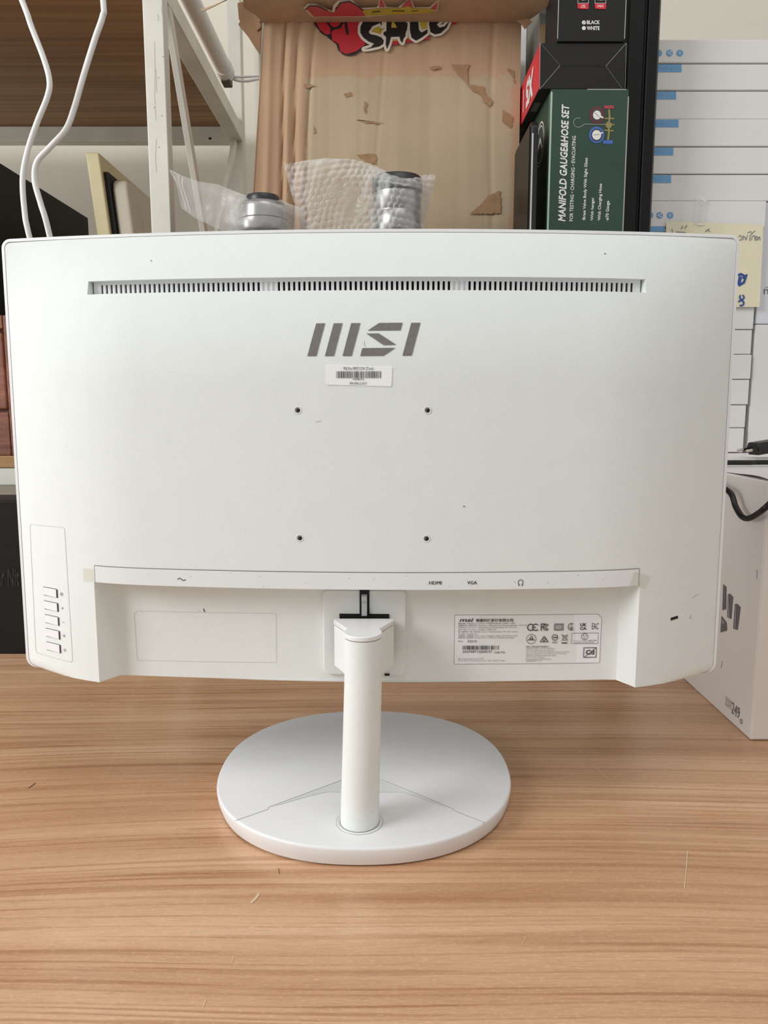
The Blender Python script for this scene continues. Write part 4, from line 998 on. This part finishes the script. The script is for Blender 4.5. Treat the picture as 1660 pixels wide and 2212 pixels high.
for nm, x0, x1, ts in (('usb', 932, 1064, [('USB', 978, 1022, 74, 56), ('CHARGER', 965, 1030, 92, 80)]), ('cable', 1138, 1272, [('CABLE', 1163, 1242, 84, 58)])):
    fl = Flat(lambda u, v: at(*c33(u, v), 1.1272)); fl.poly([(x0, 42), (x1, 42), (x1, 98), (x1-10, 108), (x0+45, 108), (x0+40, 104), (x0+10, 104), (x0, 94)]); fl.build('red_tag', 'red_card', bb)
    fl = Flat(lambda u, v: at(*c33(u, v), 1.1269))
    for t_, a, c, yb_, yt in ts: fl.text(t_, a, c, yb_, yt, bold=.02)
    fl.build('tag_lettering', 'white_ink', bb)
kb = empty('kraft_box', (.26, 1.27, rz1), 'grey and brown box standing behind the topmost black box', 'box')
kx = at(1166, 45, 1.235).x
MB().box(kx, kx+.08, 1.235, 1.34, rz1+.0006, CZ+.66).build('box_body', 'grey_card', kb, bevel=.001)
fl = Flat(lambda u, v: at(u, v, 1.2345)); fl.poly([(1166, 54), (1185, 49), (1210, 56), (1210, 120), (1166, 120)]); fl.build('brown_patch', 'brown_card', kb)
for Y_, p0, p1, nm, mt, lb_ in ((1.40, 1127, 1139, 'white_slim_box', 'white_card', 'thin white box standing behind the right edge of the carton'), (1.40, 1139.6, 1167, 'grey_slim_box', 'grey_card', 'slim grey box with a yellow label behind the red sided box')):
    t = empty(nm, (at((p0+p1)/2, 60, Y_).x, 1.45, SD), lb_, 'box'); a, c = at(p0, 60, Y_), at(p1, 60, Y_)
    MB().box(a.x, c.x, Y_, 1.53, SD, CZ+.72).build('box_body', mt, t, bevel=.001)
    if mt == 'grey_card':
        fl = Flat(lambda u, v: at(u, v, 1.3994)); fl.rect(1148, 122, 1156.5, 40); fl.build('yellow_label', 'yellow_card', t)
        fl = Flat(lambda u, v: at(u, v, 1.3990)); fl.stroke([(1150, 52), (1155, 46)], 1.6); fl.stroke([(1149, 60), (1156, 56)], 1.4); fl.stroke([(1150, 76), (1155, 68)], 1.6); fl.build('label_print', 'white_ink', t)
# slim black device on its edge
sd = empty('black_tablet', (.208, 1.19, SD), 'slim glossy black device standing on edge left of the green box', 'electronics')
dt = Pz(258, 1.12)
b = MB(); b.prism([(1.12, SD), (1.255, SD), (1.255, dt-.004), (1.25, dt), (1.128, dt), (1.12, dt-.008)], .2028, .2125, lambda y, z, x: (x, y, z)); b.build('device_body', 'black_plastic', sd, bevel=.0022, seg=3)
MB().box(.2036, .2056, 1.1192, 1.1206, SD+.002, dt-.018).build('edge_highlight', 'tin', sd)  # pale strip standing in for the bright highlight along the device edge
MB().box(.2016, .2028, 1.128, 1.25, SD+.004, dt-.006).build('screen', 'screen', sd)

# ================================================================ WHITE CARTON ON THE DESK (right) AND WHAT STANDS ON IT
wc = empty('white_carton', (.55, 1.05, DESK), 'large white carton with a product picture standing on the right of the desk', 'box')
cx0, cx1, cy0, cy1, ctz = .384, .72, .7645, 1.36, CZ-.0775
b = MB()
MB().box(cx0, cx1, cy0, cy1, DESK, ctz).build('carton_body', 'white_carton', wc, bevel=.0022)
MB().box(cx0+.0008, cx1, cy0-.0012, cy0+.004, DESK+.002, ctz-.001).build('front_flap', 'white_carton', wc, bevel=.0008)
b = MB(); b.grid(lambda x, y: (x, y, ctz+.0006+.0035*max(0, math.sin((y-cy0)*34+3*(x-cx0)))*math.exp(-(y-cy0)/.05)+.0012*math.sin(60*x+20*y)**2*math.exp(-(y-cy0)/.08)), list(np.linspace(cx0+.002, cx1-.004, 40)), list(np.linspace(cy0, cy0+.26, 40))); b.build('top_flap', 'white_carton', wc, smooth=60)
fl = Flat(lambda px, py: atx(px, py, cx0-.0006))
for poly in ([(1563, 1262), (1569.5, 1268), (1569, 1316), (1561, 1318)], [(1573, 1284), (1577, 1282.5), (1584, 1289), (1580, 1337), (1571.5, 1333)], [(1588, 1305), (1592, 1304), (1600, 1311), (1594, 1361), (1584.5, 1358)], [(1559, 1330), (1570, 1345), (1571, 1362), (1557, 1366)]): fl.poly(poly)
fl.build('stand_picture', pmat('grey print', (112, 110, 112), .5, .05), wc)
fl = Flat(lambda px, py: atx(px, py, cx0-.0009))
for poly in ([(1574, 1287), (1576, 1287), (1577, 1334), (1573, 1333)], [(1589.5, 1308), (1592, 1308), (1590, 1358), (1587, 1358)], [(1560, 1334), (1568, 1346), (1560, 1348)]): fl.poly(poly)
fl.build('picture_highlight', pmat('light grey print', (150, 148, 150), .5, .05), wc)
a, c = atx(1567, 1512, cx0-.0006), atx(1603, 1538, cx0-.0006)
fl = Flat(lambda y, z: Vector((cx0-.0006, y, z)))
ym = a.y+(c.y-a.y)*.42
fl.text('zom', a.y, ym, a.z-.006, a.z+.005); fl.build('carton_lettering', pmat('pale print', (196, 192, 190), .5, .03), wc)
fl = Flat(lambda y, z: Vector((cx0-.0006, y, z))); fl.text('249', ym, ym+(c.y-ym)*.8, a.z-.008, a.z+.005); fl.ring(c.y, a.z-.008, .0022, .0009, ry=.0022); fl.build('carton_lettering', pmat('grey lettering', (120, 116, 114), .5, .03), wc)
fl = Flat(lambda y, z: Vector((cx0-.0006, y, z))); fl.stroke([(.775, DESK+.18), (.7745, DESK+.172)], .0015); fl.stroke([(.84, DESK+.060), (.842, DESK+.052)], .0012); fl.build('scuff_marks', pmat('scuff', (206, 200, 196), .6, .02), wc)

# stack of flat white boxes on the carton
YS = 1.205
edges = [85, 137, 195, 257, 317, 376, 434, 492, 549, 605, 660, 712, 766, 820, 875, 925]
zs = [at(1500, y, YS).z for y in edges]+[ctz+.0006]
ords = ['topmost', 'second', 'third', 'fourth', 'fifth', 'sixth', 'seventh', 'eighth', 'ninth', 'tenth', 'eleventh', 'twelfth', 'thirteenth', 'fourteenth', 'fifteenth', 'lowest']
rights = [None]*6+[1656, 1650, 1646, 1641, 1631, 1627, 1624, 1620, 1614, 1608]
tags = {1: 1474, 2: 1463, 3: 1466.5, 4: 1456, 5: 1452}
seam = pmat('box seam shade', (176, 174, 172), .6, .02)
for k in range(16):
    z1_, z0_ = zs[k], zs[k+1]; yoff = .0015*((k*7) % 3)
    x0_ = .3865; x1_ = .74 if rights[k] is None else at(rights[k], (edges[k]+25), YS).x
    desc = ('flat white box with blue round icons, %s of the tall stack' if k in (0, 6) else 'flat white box with a blue tag, %s of the tall stack' if k in tags else 'plain flat white box, %s from the top of the tall stack')
    lab_ = desc % ords[k]
    if k == 15: lab_ = 'plain flat white box, lowest of the tall stack, resting on the white carton'
    t = empty('flat_box', ((x0_+x1_)/2, YS+.07, z0_), lab_, 'box', 'flat white boxes in the tall stack')
    MB().box(x0_, x1_, YS+yoff, YS+.15, z0_+.0008, z1_).build('box_body', 'white_card', t, bevel=.0016)
    if k in tags:
        le = at(tags[k], edges[k]+1.5, YS); le2 = at(tags[k], edges[k]+18, YS)
        fl = Flat(lambda x, z: Vector((x, YS+yoff-.0005, z))); fl.poly([(x0_+.0015, le2.z), (le2.x, le2.z), (le.x, le.z), (x0_+.0015, le.z)]); fl.build('blue_tag', 'tag_blue', t)
        fl = Flat(lambda u, v: at(u, v, YS+yoff-.0009)); x_ = tags[k]-20; fl.text('17HO2 6', x_-32, x_, edges[k]+12.5, edges[k]+6.5); fl.build('tag_lettering', 'tag_text', t)
    if k in (0, 6):
        cs_ = [(1424, 114.5), (1447.5, 114.5), (1469.5, 114.5)] if k == 0 else [(1405, 465), (1426, 465), (1448.5, 465)]
        fl = Flat(lambda u, v: at(u, v, YS+yoff-.0005))
        for u_, v_ in cs_: fl.circle(u_, v_, 7.2)
        fl.build('round_icons', 'tag_blue', t)
        fl = Flat(lambda u, v: at(u, v, YS+yoff-.0009)); u_, v_ = cs_[1]; fl.stroke([(u_+3, v_-3), (u_-3, v_), (u_+3, v_+3)], 1); fl.circle(u_+3, v_-3, 1.6, 8); fl.circle(u_-3, v_, 1.6, 8); fl.circle(u_+3, v_+3, 1.6, 8)
        u_, v_ = cs_[2]; fl.stroke([(u_, v_-4), (u_, v_+4)], 1.2); fl.stroke([(u_-2.5, v_), (u_+1, v_)], 1); fl.build('icon_marks', 'white_ink', t)
    if k == 6:
        fl = Flat(lambda u, v: at(u, v, YS+yoff-.0005)); fl.rect(1393, 500, 1437, 489); fl.build('blue_band', 'tag_blue', t)
# paper note taped to the stack
nt = empty('paper_note', (at(1540, 570, YS).x, YS-.004, at(1540, 665, YS).z), 'cream paper note with blue handwriting taped to the stack of white boxes', 'note')
b = MB()
def notef(u, v):
    px = 1440+(1650-1440)*u-8*(1-v)*u; py = 664-(664-478-9*u)*v-1*u
    p = at(px, py, YS-.004); p.y += .0003*math.sin(3*u+2*v); return p
b.grid(notef, list(np.linspace(0, 1, 12)), list(np.linspace(0, 1, 8))); b.build('paper_sheet', 'note', nt, smooth=60)
def nmap(px, py): p = at(px, py, YS-.0048); return p
fl = Flat(nmap)
[fl.stroke([(x, y) for x, y in q], 1.4) for q in ([(1597, 512), (1600, 508), (1604, 512), (1602, 519), (1598, 518)], [(1606, 518), (1607, 509), (1611, 514), (1612, 519), (1616, 508)],
    [(1616, 503), (1622, 500), (1627, 504), (1622, 507), (1620, 520)], [(1624, 519), (1626, 510), (1631, 509), (1632, 519)], [(1634, 519), (1634, 510), (1638, 512), (1637, 519), (1642, 511), (1643, 519)], [(1628, 502), (1632, 499)])]; fl.stroke([(1473, 494), (1476, 488)], 1.6); fl.stroke([(1480, 493), (1485, 487)], 1.6); fl.stroke([(1525, 500), (1533, 494)], 1.6); fl.stroke([(1530, 496), (1535, 501)], 1.3); fl.stroke([(1453, 494), (1454, 505)], 1.2); fl.stroke([(1462, 501), (1482, 502)], 1.6)
fl.build('pen_writing', 'pen_dark', nt)
fl = Flat(nmap); fl.stroke([(1590, 596), (1602, 592), (1612, 598), (1608, 610), (1598, 616)], 5); fl.stroke([(1606, 600), (1614, 594)], 4); fl.stroke([(1600, 600), (1597, 612)], 7)
fl.ring(1603.5, 642, 4.6, 3.2, a0=-60, a1=230); fl.ring(1602, 654.5, 5.6, 3.6, a0=-150, a1=110); fl.build('marker_writing', 'pen_blue', nt)
fl = Flat(lambda u, v: at(u, v, YS-.0056)); fl.poly([(1505, 424), (1526, 424), (1520, 486), (1500, 486)]); fl.build('tape_strip', 'tape_clear', nt)
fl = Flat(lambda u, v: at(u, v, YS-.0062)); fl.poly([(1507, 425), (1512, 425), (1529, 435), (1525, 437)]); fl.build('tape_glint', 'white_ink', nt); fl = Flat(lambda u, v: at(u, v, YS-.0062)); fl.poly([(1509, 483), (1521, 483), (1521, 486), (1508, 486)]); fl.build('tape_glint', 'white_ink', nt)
# two white boxes right of the stack
wz = at(1640, 700, YS).z
xr0 = at(1636, 660, YS).x+.0015
for z0_, z1_, mt, lb_ in ((ctz+.0006, wz, 'white_card', 'plain white box on the carton, right of the tall stack'), (wz+.0008, zs[6]-.0004, 'white_card_cool', 'cool white box with small lettering, on the white box right of the stack')):
    t = empty('white_box', (.67, YS+.07, z0_), lb_, 'box'); MB().box(xr0+.001, .80, YS+.006, YS+.15, z0_, z1_).build('box_body', mt, t, bevel=.0015)
    if mt == 'white_card_cool':
        fl = Flat(lambda u, v: at(u, v, YS+.0055)); fl.text('ms', 1651, 1680, 636, 624); fl.stroke([(1655, 621), (1664, 619)], 1.2); fl.build('box_lettering', 'ink_grey', t)

# black power cord with its plug, lying over the carton
pc = empty('power_cord', (.52, 1.05, ctz), 'black power cord with a two-pin plug lying over the white carton', 'power cord')
zc = ctz+.0075
pl_ = [at(1628, 969, 1.09)]; px_ = pl_[0].x; pz_ = pl_[0].z
d_ = Vector((.95, .28, .12)).normalized(); n_ = Vector((-.28, .95, 0)).normalized(); u_ = d_.cross(n_)*-1
o_ = Vector((px_, 1.09, ctz+.0135))
def pm(a, bq, c): p = o_+d_*a+n_*bq+u_*c; return (p.x, p.y, p.z)
b = MB(); b.prism([(-.0085, -.002), (-.0065, -.0058), (.0065, -.0058), (.0085, -.002), (.0085, .002), (.0065, .0058), (-.0065, .0058), (-.0085, .002)], 0, .034, lambda v, w_, u: pm(u, v*1.45, w_*1.5)); b.build('plug_body', 'black_plastic', pc, bevel=.001)
for s_ in (-1, 1):
    b = MB(); b.tube([pm(.002, s_*.0085, 0), pm(-.010, s_*.0085, 0)], .0021, 10); b.build('pin_sleeve', 'black_plastic', pc, smooth=50)
    b = MB(); b.tube([pm(-.010, s_*.0085, 0), pm(-.0185, s_*.0085, 0), pm(-.0195, s_*.0085, 0)], [.002, .002, .0012], 10); b.build('pin', 'metal', pc, smooth=50)
b = MB(); b.tube([pm(.030, 0, .002), pm(.038, 0, .012), pm(.040, 0, .026)], [.005, .0048, .0036], 10); b.build('strain_relief', 'black_plastic', pc, smooth=50)
e_ = Vector(pm(.040, 0, .026)); rc = .0031; zf = ctz+.0056
pts = [e_, e_+Vector((.012, -.004, .008)), Vector((.63, 1.06, zf+.008)), Vector((.65, 1.00, zf+.002)), Vector((.60, .955, zf)), at(1655, 1001, .945), at(1620, 1003, .94), at(1580, 1001, .94), Vector((.405, .93, zf)), Vector((.384, .90, zf-.001)), Vector((.3765, .875, ctz-.010)),
       atx(1578, 1064, .3745), atx(1590, 1094, .3745), atx(1603, 1115, .3745), atx(1617, 1120, .3745), atx(1636, 1111, .3745), atx(1659, 1093, .375), Vector((.392, .752, ctz-.008)), Vector((.42, .757, ctz+.007)), Vector((.47, .80, zf+.001)), Vector((.56, .86, zf)), Vector((.66, .88, zf))]
for i in (5, 6, 7): pts[i].z = zf
b = MB(); b.tube(spline(pts, 10), rc, 12); b.build('cord', 'black_cable', pc, smooth=60)
